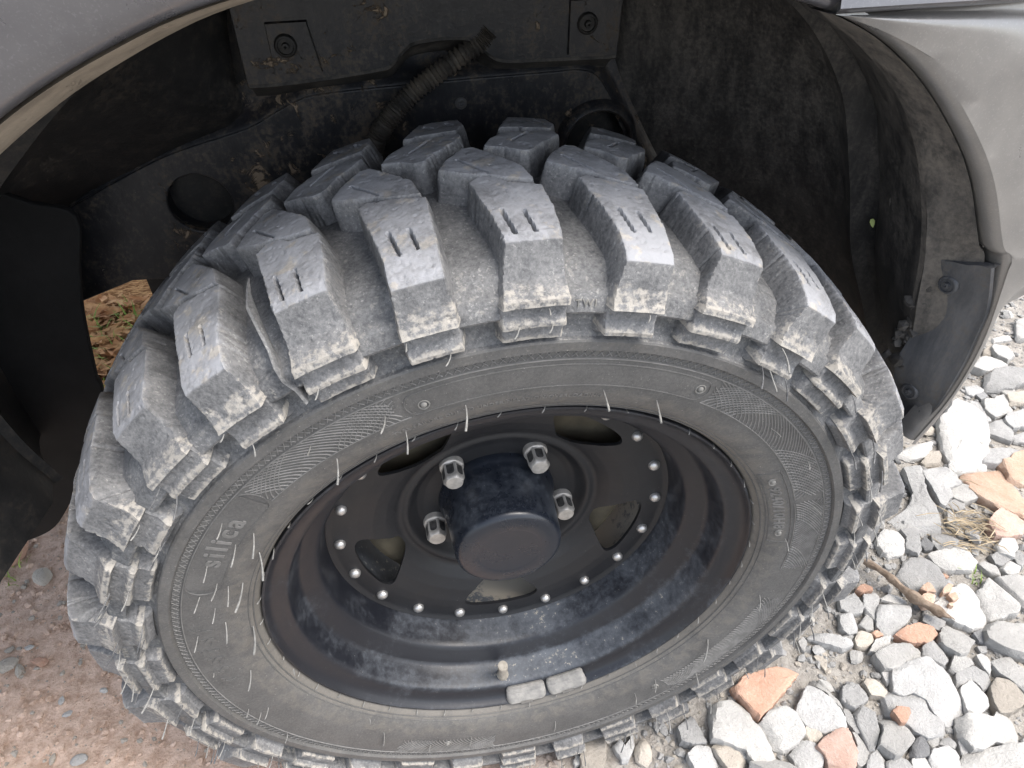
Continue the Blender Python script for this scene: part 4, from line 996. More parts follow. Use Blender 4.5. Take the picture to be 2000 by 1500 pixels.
# ------------------------------------------------------------------ rubble: traced stones with real thickness
CROP = {'a': (1640, 620), 'b': (1640, 870), 'c': (1640, 1110), 'd': (1380, 1230), 'e': (1640, 1260), 'f': (1100, 1300)}
SC = 360/2000
STONES = [
('a','w',42,'large pale slab lying next to the black tip of the bumper',[(1080,1150),(1180,1010),(1240,950),(1420,1010),(1560,1090),(1600,1200),(1605,1450),(1580,1570),(1270,1650),(1150,1400)]),
('a','w',26,'white chunky stone between the bumper edge and a dark gap',[(1650,330),(1700,270),(1800,290),(1910,400),(1820,470),(1700,420)]),
('a','w',34,'big white block close to the bottom edge of the grey bumper',[(1440,560),(1500,470),(1570,415),(1700,430),(1820,520),(1700,590),(1560,600)]),
('a','g',32,'broad grey boulder in the upper right of the rubble',[(1600,620),(1750,560),(2050,570),(2060,680),(1880,760),(1700,770),(1590,780)]),
('a','w',14,'thin pale wedge lying under the broad grey boulder',[(1690,740),(1900,790),(1900,830),(1800,840),(1720,790)]),
('a','t',24,'tan flat-faced block at the right edge of the upper rubble',[(1810,840),(2040,810),(2040,940),(1860,940)]),
('a','w',14,'small white flake left of the tan flat-faced block',[(1650,890),(1790,830),(1840,940),(1740,960)]),
('a','w',26,'pale angular stone with a shaded lower face in the upper rubble',[(1560,900),(1700,910),(1880,960),(1880,1030),(1700,1080),(1590,1000)]),
('a','g',14,'narrow grey splinter above the large pale slab',[(1380,910),(1480,930),(1640,1110),(1600,1140),(1440,990)]),
('a','w',28,'white lump at the top right corner of the rubble',[(1910,50),(2060,0),(2080,220),(1930,230)]),
('a','w',14,'flat pale stone just below the corner of the bumper',[(1640,230),(1850,190),(1870,240),(1680,270)]),
('a','t',14,'tan stone poking out right beside the bumper edge',[(1560,360),(1640,300),(1680,340),(1640,410),(1570,400)]),
('a','g',16,'pale grey stone beside the bumper above a dark pebble',[(1360,760),(1480,740),(1560,800),(1450,850),(1380,830)]),
('a','d',14,'small dark pebble in the shade of the upper rubble',[(1470,840),(1560,800),(1610,850),(1540,900)]),
('a','g',26,'rough grey lump at the right edge below the tan block',[(1800,1050),(2050,980),(2060,1180),(1890,1200),(1780,1130)]),
('a','g',24,'grey stone tucked against the right side of the large slab',[(1610,1140),(1780,1100),(1880,1200),(1850,1350),(1630,1260)]),
('a','g',18,'grey wedge at the right edge above the orange tiles',[(1860,1290),(2050,1230),(2050,1370),(1900,1350)]),
('b','w',24,'white stone between the tyre and the large pale slab',[(610,95),(740,10),(1000,-20),(990,50),(900,140),(740,150)]),
('b','t',22,'small cream rounded stone near the tyre shoulder',[(880,180),(980,70),(1080,60),(1110,120),(1080,190),(940,225)]),
('b','g',20,'smooth grey stone directly above the big orange tile',[(1290,150),(1420,120),(1520,220),(1400,262),(1320,262)]),
('b','g',26,'rough grey conglomerate lump left of the upper orange tile',[(1500,120),(1600,60),(1850,0),(1970,30),(1860,130),(1700,220),(1540,190)]),
('b','o',26,'largest flat orange tile with a ribbed face at the right edge',[(1400,270),(1560,235),(1770,255),(1850,350),(1920,470),(2060,640),(2080,800),(1920,760),(1700,700),(1520,560),(1420,480),(1330,330)]),
('b','o',30,'orange tile piece in the corner above the largest orange tile',[(1730,200),(1880,110),(2060,60),(2080,400),(1890,410),(1830,300)]),
('b','g',40,'tall grey block with a dark left face beside the orange tile',[(890,280),(1060,190),(1190,240),(1310,400),(1200,470),(1230,560),(1150,670),(1080,640),(1000,500),(920,380)]),
('b','w',22,'rough white stone against the lower left of the orange tile',[(1210,430),(1350,400),(1410,470),(1500,580),(1350,620),(1240,560)]),
('b','g',30,'big grey trapezoid slab leaning beside the tyre shoulder',[(700,280),(830,240),(920,330),(910,440),(960,560),(1050,700),(1110,890),(930,930),(700,900),(550,770),(740,680),(790,480)]),
('b','g',16,'light grey flake beneath the tall grey block',[(1160,670),(1240,580),(1340,620),(1360,680),(1290,715)]),
('b','w',18,'curved white sliver beside the clump of dry straw',[(1140,740),(1180,710),(1240,760),(1290,860),(1380,980),(1300,960),(1180,850)]),
('b','p',34,'dull red brick lump with a hole below the largest orange tile',[(1600,860),(1740,690),(1800,670),(1900,750),(2010,830),(1990,960),(1860,985),(1700,990),(1640,930)]),
('b','w',26,'white wrinkled stone touching the right side of the tyre',[(390,1060),(510,880),(640,940),(730,1000),(720,1090),(690,1160),(560,1200),(460,1170)]),
('b','g',28,'grey cube-like stone next to the white wrinkled stone',[(660,920),(850,910),(870,1090),(860,1200),(700,1110),(735,1000)]),
('b','d',18,'small dark grey wedge right of the cube-like grey stone',[(870,1070),(920,990),(1010,1080),(1000,1140),(920,1150)]),
('b','g',18,'smooth bluish grey stone left of the dry straw',[(1000,970),(1130,960),(1290,1050),(1270,1110),(1070,1140),(1020,1060)]),
('b','w',26,'long cream rectangular slab below the dry straw',[(980,1175),(1150,1130),(1370,1130),(1410,1200),(1480,1280),(1430,1350),(1160,1335),(1040,1265)]),
('b','w',26,'white cracked stone at the right below the red brick lump',[(1680,1080),(1760,990),(1900,1020),(1930,1120),(1880,1210),(1730,1170)]),
('b','g',20,'grey layered stone just under the white cracked stone',[(1620,1190),(1730,1165),(1870,1225),(1760,1310),(1680,1290)]),
('b','g',20,'grey pointed stone at the right edge below the red brick lump',[(1885,1220),(1930,1140),(2030,1220),(1980,1330),(1925,1290)]),
('b','w',20,'white five-sided stone under the grey layered stone',[(1740,1320),(1850,1250),(1960,1320),(1940,1390),(1840,1430)]),
('b','w',24,'long white stone with a shaded side beside the five-sided one',[(1510,1290),(1560,1260),(1720,1320),(1775,1435),(1640,1400)]),
('c','g',16,'sandy slab with crumbs of brick on it above the stick',[(620,100),(680,0),(760,-110),(890,-120),(1000,-60),(1090,60),(1150,160),(1240,140),(1180,240),(1020,390),(890,300),(780,240),(690,150)]),
('c','w',28,'very large pale slab with a pointed end right of the stick',[(1030,395),(1190,230),(1340,165),(1420,200),(1510,380),(1525,440),(1615,570),(1590,640),(1440,670),(1240,600),(1140,520)]),
('c','w',34,'pale thick block with a step along its front edge',[(1490,260),(1640,100),(1720,160),(1860,310),(1955,420),(1940,490),(1640,550),(1540,450)]),
('c','w',34,'white wedge-shaped boulder at the right edge above the thick block',[(1700,120),(1900,70),(2060,90),(2060,440),(1940,360),(1830,270)]),
('c','g',18,'light grey plate under the broken end of the stick',[(905,570),(925,490),(1150,580),(1120,690),(1040,660)]),
('c','b',30,'lens-shaped orange brick piece left of the white block',[(600,720),(720,630),(860,600),(1010,640),(1060,720),(960,800),(800,805),(680,770)]),
('c','w',34,'bright white squarish block right of the lens-shaped brick',[(1085,720),(1170,615),(1320,680),(1460,780),(1370,950),(1280,950),(1090,800)]),
('c','w',34,'large white boulder at the right edge below the thick block',[(1560,640),(1640,590),(2060,580),(2080,980),(1880,930),(1600,790)]),
('c','d',20,'dark grey smooth pebble wedged beside the large white boulder',[(1440,710),(1550,660),(1590,810),(1520,790)]),
('c','g',14,'little pale cube between bigger stones at the right',[(1480,850),(1590,850),(1590,920),(1530,930)]),
('c','w',20,'white spindle-shaped stone standing near the right edge',[(1480,950),(1570,930),(1640,1030),(1640,1160),(1560,1080)]),
('c','g',34,'large grey many-sided stone left of the lens-shaped brick',[(400,540),(420,400),(560,370),(740,410),(765,560),(740,610),(620,690),(590,750),(480,720),(410,630)]),
('c','w',22,'long pale stone running along under the stick',[(440,320),(540,270),(700,330),(755,400),(600,390),(460,350)]),
('c','g',24,'flat grey stone just below the right side of the tyre',[(0,350),(150,270),(260,400),(240,480),(100,495),(10,450)]),
('c','g',22,'grooved grey stone beside the large many-sided one',[(255,285),(410,255),(420,340),(390,570),(285,480)]),
('c','g',24,'rounded grey stone below the flat stone near the tyre',[(0,500),(60,480),(140,490),(190,620),(190,700),(100,715),(0,650)]),
('c','w',22,'small pale chunk between two grey stones near the tyre',[(200,610),(290,500),(370,580),(370,670),(290,675)]),
('c','t',26,'round tan pebble left of the long white bar',[(160,770),(190,700),(240,670),(330,700),(370,790),(280,870),(190,850)]),
('c','w',22,'pale brick-shaped stone lying above the long white bar',[(330,890),(390,770),(540,740),(560,830),(400,915)]),
('c','w',32,'long white bar-shaped block in the middle of the rubble',[(360,930),(600,820),(780,810),(900,900),(880,1000),(620,1080),(480,1115),(440,1040)]),
('c','g',30,'grey rough stone between the white bar and the white block',[(890,960),(900,860),(1020,790),(1120,900),(1175,990),(1110,1080),(1000,1000)]),
('c','g',30,'largest flat concrete slab, upper half above a long crack',[(585,1080),(900,1000),(960,980),(1100,1110),(1280,1330),(1350,1480),(1350,1590),(1205,1690),(1065,1600),(968,1480),(945,1425),(805,1350),(700,1380),(605,1335)]),
('c','g',28,'largest flat concrete slab, lower half carrying a brick chip',[(490,1410),(590,1340),(630,1392),(740,1402),(805,1372),(925,1440),(955,1530),(1060,1630),(1180,1720),(1080,1800),(940,1840),(820,1790),(660,1660),(510,1560)]),
('c','g',20,'small grey stone against the left of the flat slab',[(450,1140),(570,1110),(580,1190),(520,1270)]),
('c','g',26,'pale grey round-cornered stone left of the cracked slab',[(20,1330),(90,1230),(200,1260),(300,1400),(250,1490),(140,1530),(20,1440)]),
('c','t',28,'knobbly tan stone just left of the cracked slab',[(250,1240),(290,1180),(440,1220),(510,1330),(470,1400),(330,1385)]),
('c','t',40,'big egg-shaped cobble near the right edge',[(1640,1330),(1650,1270),(1700,1220),(1780,1200),(1880,1270),(1960,1370),(1985,1440),(1960,1500),(1860,1560),(1740,1560),(1670,1460)]),
('c','w',30,'long white boulder at the right edge above the egg-shaped cobble',[(1650,1020),(1750,950),(1850,960),(1910,1040),(2060,1130),(2060,1440),(1860,1220),(1740,1140)]),
('c','w',24,'white chipped stone above a grey mound near the right',[(1210,1080),(1240,940),(1400,960),(1450,1050),(1260,1120)]),
('c','g',24,'grey mound-like stone right of the cracked slab',[(1265,1150),(1440,1070),(1580,1130),(1640,1240),(1560,1340),(1470,1240),(1400,1210),(1290,1300)]),
('c','w',30,'pale jagged stone left of the egg-shaped cobble',[(1310,1340),(1420,1200),(1480,1280),(1600,1430),(1610,1500),(1520,1590),(1400,1580)]),
('d','b',30,'triangular orange brick piece touching the bottom of the tyre',[(285,620),(420,520),(520,470),(700,410),(850,390),(1000,440),(900,590),(720,780),(570,960),(500,880),(330,700)]),
('d','w',34,'large pale stone directly below the triangular brick piece',[(50,880),(60,800),(320,790),(420,850),(470,960),(590,1080),(650,1230),(720,1370),(690,1440),(500,1420),(430,1310),(100,1180)]),
('d','w',32,'pale stone with a cut front face right of the triangular brick',[(580,1010),(680,870),(850,850),(1040,1000),(1060,1130),(960,1260),(850,1300),(740,1260)]),
('d','g',32,'large triangular grey stone in the bottom middle of the rubble',[(985,890),(1050,680),(1110,605),(1250,660),(1440,850),(1520,1010),(1490,1090),(1280,1100),(1090,1020)]),
('d','w',20,'long curved stone along the edge of the triangular grey stone',[(1110,585),(1170,540),(1250,610),(1440,800),(1470,870),(1400,800),(1250,645)]),
('d','g',28,'round light grey stone right of the triangular grey stone',[(1460,740),(1490,640),(1560,560),(1690,640),(1750,770),(1600,860),(1500,810)]),
('d','p',34,'square pinkish brick piece at the bottom edge',[(1170,1270),(1400,1100),(1530,1080),(1640,1320),(1610,1520),(1350,1520),(1260,1350)]),
('d','t',22,'small tan stone with a pale rim above the square brick piece',[(1060,1130),(1080,1035),(1200,1085),(1260,1160),(1200,1225),(1070,1195)]),
('d','g',28,'grey stone left of the square pinkish brick',[(900,1350),(1020,1205),(1170,1240),(1270,1400),(1250,1530),(1000,1530)]),
('d','g',30,'bluish grey upright stone right of the square brick piece',[(1600,910),(1680,830),(1840,900),(1870,1100),(1830,1320),(1760,1300),(1640,1040)]),
('d','g',22,'thin grey shard right of the triangular grey stone',[(1480,820),(1540,850),(1670,1120),(1620,1135),(1510,980)]),
('d','w',24,'pale pitted stone along the right side of the square brick',[(1580,1125),(1640,1135),(1760,1300),(1770,1400),(1660,1480),(1615,1400),(1640,1260)]),
('d','t',24,'tan flat stone in the bottom rubble below the large pale stone',[(60,1270),(150,1222),(300,1290),(420,1400),(400,1520),(230,1500)]),
('d','t',12,'little cream triangle lying on gravel near the tyre',[(1170,290),(1280,235),(1310,260),(1300,470)]),
('d','g',28,'pale grey stone on the gravel right of the lowest tread blocks',[(1120,80),(1180,20),(1400,50),(1560,100),(1580,160),(1480,210),(1200,125)]),
('d','g',16,'small bluish stone under the point of the large pale stone',[(300,1320),(420,1300),(480,1400),(400,1405)]),
('d','w',18,'little white stone beside the lowest visible tread block',[(990,140),(1050,80),(1090,120),(1070,240),(1030,220)]),
('d','g',24,'grey stone jammed against the tyre above the triangular brick',[(550,190),(690,90),(800,100),(840,240),(720,290),(640,270)]),
('e','w',38,'angular white rock at the bottom with several broken faces',[(430,800),(480,775),(560,790),(690,870),(830,970),(790,1060),(660,1210),(590,1222),(410,1100),(470,930)]),
('e','d',26,'dark grey smooth oval pebble right of the angular white rock',[(770,1180),(790,1090),(830,1010),(890,985),(940,1020),(970,1080),(960,1200),(900,1240),(820,1235)]),
('e','w',36,'large white slab with a notch in its upper edge at the bottom right',[(1265,790),(1400,750),(1560,750),(1660,770),(1700,710),(1830,740),(1900,850),(1990,1020),(1940,1090),(1700,1060),(1550,1130),(1450,1140),(1330,1000)]),
('e','w',36,'pale boulder in the bottom right corner',[(1300,1240),(1420,1150),(1660,1085),(2060,1090),(2060,1450),(1330,1450)]),
('e','g',30,'rounded grey stone at the bottom edge next to the oval pebble',[(960,1240),(1010,1130),(1180,1090),(1310,1200),(1300,1400),(1010,1400)]),
('e','g',20,'small grey stone below the left tip of the notched slab',[(1080,1080),(1110,1010),(1200,1000),(1270,1080),(1250,1135)]),
('e','g',18,'small grey drop-shaped stone under the notched slab',[(1280,1030),(1390,1090),(1390,1170),(1320,1192)]),
('e','g',26,'grey flat stone at the bottom edge left of the angular rock',[(330,1165),(400,1142),(500,1240),(490,1380),(270,1380)]),
('e','g',24,'grey slab at the bottom edge below the angular white rock',[(505,1262),(620,1212),(760,1252),(800,1380),(510,1380)]),
('e','w',22,'small pale stone at the bottom edge below the oval pebble',[(790,1245),(910,1210),(1000,1320),(990,1390),(800,1390)]),
('e','w',16,'white wedge right of the oval pebble',[(950,1012),(1080,972),(1070,1080),(992,1122)]),
('f','t',34,'upright tan stone below a lower tread block near the bottom',[(190,870),(270,790),(420,770),(460,860),(455,1140),(195,1140)]),
('f','g',26,'forked grey stone near the bottom edge under the tyre',[(540,850),(620,800),(660,880),(760,750),(790,860),(700,1020),(640,1040)]),
('f','g',30,'triangular grey stone under the lowest right tread block',[(1250,680),(1390,540),(1460,640),(1550,840),(1400,860),(1280,820)]),
('f','g',26,'grey oval stone at the bottom left of the rubble',[(1350,960),(1450,880),(1580,890),(1680,1090),(1560,1130),(1420,1120)]),
('f','w',18,'small pale pebble left of the upright tan stone',[(110,1010),(170,960),(192,1060),(125,1095)]),
]
ONTOP = [
('c','b',10,'round orange brick chip lying on the cracked slab',[(595,1530),(640,1480),(770,1500),(780,1560),(740,1660),(680,1660)],.020),
('c','o',9,'pink brick crumb at the tip of the very large pale slab',[(890,200),(960,135),(1010,150),(1055,240),(960,235)],.020),
('c','o',9,'rounded orange crumb just above the thick part of the stick',[(890,300),(960,245),(1050,270),(1030,370),(940,380)],.020),
('c','o',8,'orange crumb at the upper edge of the very large pale slab',[(1120,230),(1190,140),(1250,160),(1210,240),(1140,255)],.020),
('c','o',7,'long orange flake on top of the very large pale slab',[(1185,270),(1270,240),(1310,300),(1250,330)],.020),
('c','o',6,'tiny orange flake in the middle of the very large pale slab',[(1195,360),(1240,345),(1250,390),(1210,385)],.020),
('c','b',14,'small triangular orange chip beside the right side of the tyre',[(180,235),(240,170),(350,210),(355,245),(240,265)],.004),
('c','b',14,'dull orange chip behind the pale brick-shaped stone',[(340,700),(400,680),(470,735),(390,760)],.002),
]
def ph(x, y): return float(ground_h(x, y))
def stone_from(pts3, th, m, name, base, seed, rough=1.0):
    """pts3: outline on the ground (n, 2) in metres; th: thickness; built as a chipped, bevelled slab"""
    P = np.asarray(pts3, float)
    if 0.5*np.sum(P[:, 0]*np.roll(P[:, 1], -1) - P[:, 1]*np.roll(P[:, 0], -1)) < 0: P = P[::-1]
    Q = []                                   # subdivide the outline, keep its corners a little sharp
    n = len(P)
    per = np.sum(np.hypot(*(np.roll(P, -1, 0)-P).T)); step = max(per/60, .0014)
    for i in range(n):
        a, b = P[i], P[(i+1) % n]; L_ = np.hypot(*(b-a)); k = max(1, int(round(L_/step)))
        for t in np.arange(k)/k: Q.append(a + (b-a)*t)
    Q = np.array(Q)
    Q = .8*Q + .1*np.roll(Q, 1, 0) + .1*np.roll(Q, -1, 0)
    c = Q.mean(0); size = np.sqrt(np.mean(np.sum((Q-c)**2, 1)))
    tg = np.roll(Q, -1, 0) - np.roll(Q, 1, 0); nn = np.column_stack([tg[:, 1], -tg[:, 0]])/np.maximum(np.hypot(*tg.T), 1e-9)[:, None]
    Q = Q + nn*(size*.13*fbm(Q[:, 0]*1.3/size + seed, Q[:, 1]*1.3/size, seed*.37, 3) + size*.055*fbm(Q[:, 0]*5/size, Q[:, 1]*5/size + seed, seed*.9, 3))[:, None]
    Q = Q + np.random.randn(*Q.shape)*size*.010*rough
    rs = np.random.RandomState(seed); tilt = rs.uniform(-.16, .16, 2)*min(1, th/.02)
    loc = np.array([c[0], c[1], base])
    def zt(p, s): 
        d = p - c
        return th*(1 + 0) + d@tilt + size*.085*rough*fbm(p[:, 0]*34+seed, p[:, 1]*34, seed*.7+s, 3)
    rings = []
    topz = zt(Q, 0)
    cut = .025 + .04*rs.rand()
    ch = np.clip(fbm(Q[:, 0]*60, Q[:, 1]*60, seed, 2), -.3, .8)
    def ring(f, z): q = c + (Q-c)*f[:, None]; return np.column_stack([q - c, z])
    o = np.ones(len(Q))
    mid = fbm(Q[:, 0]*80, Q[:, 1]*80, seed+4, 2)*.03
    rings.append(ring(o*.93, -.008*o))
    rings.append(ring(o*1.0 + mid*.5, topz*.25))
    rings.append(ring(o*1.005 + mid, topz*.62))
    rings.append(ring(o*.985 - cut*.2*(1+ch), topz - size*cut*(.75 + ch)))
    rings.append(ring(o*(1-cut*1.15) - ch*.02, topz - size*.012))
    for f in (.78, .55, .30): 
        q = c + (Q-c)*f; rings.append(np.column_stack([q - c, zt(q, 0) + size*.02*rough*fbm(q[:, 0]*120, q[:, 1]*120, seed, 2)]))
    k = len(Q); V = np.concatenate(rings + [np.array([[0, 0, float(zt(c[None], 0)[0])]])])
    # broken faces: shave the block with a few planes
    ctr = np.array([0, 0, th*.45])
    for _ in range(rs.randint(3, 7)):
        a = rs.uniform(0, 6.28); ph_ = rs.uniform(.45, 1.25); n_ = np.array([math.cos(a)*math.cos(ph_), math.sin(a)*math.cos(ph_), math.sin(ph_)])
        s_ = (V - ctr)@n_; lim = s_.max()*rs.uniform(.80, .96); e_ = np.clip(s_ - lim, 0, None); e_[V[:, 2] < .002] *= .3
        V = V - n_*e_[:, None]*.94
    F = []
    for r in range(len(rings)-1):
        for i in range(k): j = (i+1) % k; F.append((r*k+i, r*k+j, (r+1)*k+j, (r+1)*k+i))
    t = (len(rings)-1)*k
    for i in range(k): F.append((t+i, t+(i+1) % k, len(V)-1))
    F.append(tuple(range(k-1, -1, -1)))
    o = link(name, mesh_np(name, V, F, 24), m, None, tuple(loc)); return o
outl = []; shorts = []; uses = {}
CUT = (' lying', ' between', ' close', ' in ', ' under', ' at ', ' left', ' just', ' right', ' with', ' beside', ' poking', ' above', ' tucked', ' near', ' directly', ' leaning', ' beneath', ' against', ' below', ' touching', ' next', ' wedged', ' standing', ' running', ' along', ' jammed', ' on ', ' carrying', ', ')
ALL_LABS = [s_[3] for s_ in STONES + ONTOP]
PREP = {c.strip() for c in CUT} | {'over', 'from', 'of'}
ALL_LABS = [s_[3] for s_ in STONES + ONTOP]
def short(lab):
    w = lab.replace(',', '').split()
    for n_ in range(5, len(w)):
        p_ = ' '.join(w[:n_])
        if w[n_] in PREP and w[n_-1] not in PREP and w[n_-1] not in ('just', 'directly', 'right', 'left', 'and', 'the') and sum(x.replace(',', '').startswith(p_ + ' ') for x in ALL_LABS) == 1: return p_
    return ' '.join(w)
CATS = {'b': ('brick_piece', 'brick piece'), 'p': ('brick_piece', 'brick piece'), 'o': ('tile_piece', 'tile piece')}
def traced(crop, colr, th, lab, pts, lift=None, sd=0):
    ox, oy = CROP[crop]; th = th/1000*.62
    xy = []
    gh = .03
    for it in range(2):
        P = np.array([at(ox + x*SC, oy + y*SC, 2, gh + .55*th + (lift or 0) - Z0)[:2] for x, y in pts]); gh = ph(*P.mean(0))
    P = P.mean(0) + (P - P.mean(0))*1.085
    nm_, ct = CATS.get(colr, ('rubble_stone', 'stone'))
    if lift is not None and lift > .02 : nm_ = nm_.replace('piece', 'chip')
    o = stone_from(P, th, M_ST[colr], nm_, gh - (.30*th if not lift else 0) + (lift or 0)*.72, sd)
    tag(o, lab, ct, 'broken rubble beside the wheel'); outl.append((P, P.mean(0), np.max(np.hypot(*(P-P.mean(0)).T)), gh+th)); shorts.append((np.mean([(ox+x*SC, oy+y*SC) for x, y in pts], 0), short(lab))); return o
for i, s in enumerate(STONES): traced(*s[:5], None, 20+i)
for i, s in enumerate(ONTOP): traced(*s[:5], s[5], 300+i)
def inside(p, grow=0.0):
    for P, c, r, z in outl:
        if (p[0]-c[0])**2 + (p[1]-c[1])**2 < r*r and poly_sdf(np.array([p[0]]), np.array([p[1]]), P)[0] > -grow: return True
    return False
# smaller chips wedged between the traced stones
def chip_mesh(name, seed, fl=.6):
    rs = np.random.RandomState(seed); bm = bmesh.new()
    bmesh.ops.create_icosphere(bm, subdivisions=2, radius=1)
    pl = [(Vector(rs.randn(3)).normalized(), rs.uniform(.5, .85)) for _ in range(8)]
    for v in bm.verts:
        for n_, d in pl:
            s = v.co.dot(n_) - d
            if s > 0: v.co -= n_*s
        v.co.z *= fl; v.co += Vector(rs.randn(3)*.02)
        v.co.y *= rs.uniform(.98, 1.02)
    s = rs.uniform(.6, .95)
    for v in bm.verts: v.co.y *= s
    return bm_mesh(name, bm, 28)
chips = {k: [chip_mesh('rubble_chip', 40+i+ord(k), .5+.08*i) for i in range(4)] for k in 'gwdtb'}
for k in chips:
    for me in chips[k]: me.materials.append(M_ST[k])
LAB_ = {'g': 'small grey rubble chip wedged between the bigger stones', 'w': 'small whitish rubble chip wedged between the bigger stones',
       'd': 'small dark grey pebble wedged between the bigger stones', 't': 'small tan pebble wedged between the bigger stones', 'b': 'small orange brick crumb among the grey rubble'}
rs = np.random.RandomState(5); placed = []; n = 0
def in_view(p, z, mg=20):
    d = np.array([p[0], p[1], z - Z0]) - CAM; zc = d@C_F
    return -mg < 1000 + FPX*(d@C_R)/zc < 2000+mg and -mg < 750 - FPX*(d@C_U)/zc < 1500+mg
tries = 0
while n < 250 and tries < 9000:
    tries += 1
    x, y = rs.uniform(.10, 1.25), rs.uniform(-.2, .75)
    r = rs.choice([.006, .008, .010, .013, .017], p=[.3, .3, .2, .13, .07])
    if y > -.015 - .01 and x < .33 and y < .2: continue
    z = ph(x, y)
    if not in_view((x, y), z): continue
    if inside((x, y), r*.4): continue
    if any((x-a)**2 + (y-b)**2 < (.8*(r+c_))**2 for a, b, c_ in placed): continue
    placed.append((x, y, r)); n += 1
    k = rs.choice(list('gwdtb'), p=[.52, .26, .06, .11, .05])
    me = chips[k][rs.randint(4)]
    o = bpy.data.objects.new('brick_crumb' if k == 'b' else 'rubble_chip', me); col.objects.link(o)
    o.location = (x, y, z + r*.25); o.scale = (r*rs.uniform(.9, 1.25), r, r*rs.uniform(.8, 1.1)); o.rotation_euler = (rs.uniform(-.3, .3), rs.uniform(-.3, .3), rs.uniform(0, 6.3))
    d_ = np.array([x, y, z - Z0]) - CAM; zc_ = d_@C_F; uv = np.array([1000 + FPX*(d_@C_R)/zc_, 750 - FPX*(d_@C_U)/zc_])
    near_ = min(shorts, key=lambda q_: np.hypot(*(q_[0]-uv))); dv_ = uv - near_[0]
    side = ('left of' if dv_[0] < 0 else 'right of') if abs(dv_[0]) > abs(dv_[1]) else ('behind' if dv_[1] < 0 else 'in front of')
    sz = 'tiny' if r < .009 else 'small' if r < .0125 else 'fist-topped' if False else 'larger'
    lb = '%s %s %s the %s' % (sz, {'g': 'grey chip', 'w': 'whitish chip', 'd': 'dark grey pebble', 't': 'tan pebble', 'b': 'brick crumb'}[k], side, near_[1])
    if len(lb.split()) > 16: lb = lb.split(' ', 1)[1]
    if len(lb.split()) > 16: lb = ' '.join(w_ for w_ in lb.split() if w_ not in ('big', 'large', 'smooth', 'little', 'broad'))
    if len(lb.split()) > 16: lb = ' '.join(lb.split()[:16])
    tag(o, lb, 'brick crumb' if k == 'b' else 'stone', {'g': 'small grey chips', 'w': 'small whitish chips', 'd': 'small dark pebbles', 't': 'small tan pebbles', 'b': 'small brick crumbs'}[k])
# loose stones on the red soil at the left, traced one by one
def left_stone(u, v, r, k, lab, cat='stone', nm_='soil_stone'):
    p = at(u, v, 2, .004 - Z0); r *= .7; o = link(nm_, chips[k][rs.randint(4)], None, None, (p[0], p[1], ph(p[0], p[1]) + r*.3))
    o.scale = (r*1.2, r, r*.8); o.rotation_euler = (0, 0, rs.uniform(0, 6)); tag(o, lab, cat, 'loose stones on the red soil')
left_stone(30, 1085, .034, 'b', 'large flat brick piece under the tip of the left arch liner', 'brick piece', 'brick_piece')
left_stone(75, 1292, .016, 'b', 'rounded orange pebble on the soil left of the tyre')
left_stone(85, 1128, .022, 't', 'half buried stone on the soil at the left edge')
left_stone(12, 1300, .018, 't', 'tan pebble at the very left edge of the soil')
left_stone(38, 1308, .013, 't', 'small tan pebble beside the rounded orange pebble')
left_stone(56, 1264, .009, 'w', 'small white pebble above the rounded orange pebble')
left_stone(120, 1366, .008, 'w', 'small pale pebble on smooth soil left of the lower tread')
left_stone(153, 1483, .012, 'w', 'white pebble on the soil near the bottom edge')
left_stone(200, 1345, .008, 'w', 'tiny bright pebble on the soil below the torn tread block')
left_stone(130, 1393, .009, 'g', 'small grey pebble below the small pale pebble on the soil')
left_stone(18, 1270, .010, 't', 'smaller tan pebble above the pebble at the left edge')
left_stone(98, 1480, .009, 't', 'tan pebble on the soil in the bottom left corner')
# gravel and crumbs nobody could count
def scatter(name, cnt, region, sizes, m, seed, outside=False):
    rs = np.random.RandomState(seed); V = []; F = []
    ico = bmesh.new(); bmesh.ops.create_icosphere(ico, subdivisions=1, radius=1); iv = np.array([v.co for v in ico.verts]); fi_ = [tuple(v.index for v in f.verts) for f in ico.faces]; ico.free()
    k = 0; t = 0
    while k < cnt and t < cnt*4:
        t += 1
        x, y = region(rs)
        z = ph(x, y)
        if outside and (in_view((x, y), z, 30) or (y > -.03 and x < .4)): continue
        if not outside and not in_view((x, y), z, 60): continue
        s = sizes[0]*(sizes[1]/sizes[0])**(rs.rand()**2.2)
        q = iv*(1 + .22*rs.randn(len(iv), 1)); q = q*np.array([s*rs.uniform(.8, 1.3), s, s*rs.uniform(.55, .9)])
        a = rs.uniform(0, 6.3); ca, sa = math.cos(a), math.sin(a)
        q = np.column_stack([q[:, 0]*ca - q[:, 1]*sa, q[:, 0]*sa + q[:, 1]*ca, q[:, 2]]) + np.array([x, y, z + s*.2])
        b = len(V)*1; V.append(q); k += 1
    nv = len(iv); VV = np.concatenate(V); FF = np.concatenate([np.array(fi_) + nv*i for i in range(len(V))])
    o = link(name, mesh_np(name, VV, FF, 35), m); o['kind'] = 'stuff'; return o
scatter('gravel', 9000, lambda r: (r.uniform(.05, 1.25), r.uniform(-.2, .7)), (.0012, .0065), M_ST['g'], 3)['label'] = 'grey gravel and crumbs between the rubble'
scatter('gravel', 2600, lambda r: (r.uniform(.03, 1.0), r.uniform(-.2, .5)), (.0012, .005), M_ST['t'], 4)['label'] = 'tan gravel and crumbs between the rubble'
scatter('soil_crumbs', 9500, lambda r: (r.uniform(-.95, .1), r.uniform(-.15, .7)), (.0009, .0048), M_SOIL, 6)['label'] = 'crumbs of red soil left of the tyre'
scatter('soil_grit', 1700, lambda r: (r.uniform(-.95, .1), r.uniform(-.15, .6)), (.001, .0048), M_ST['t'], 8)['label'] = 'pale grit on the red soil'
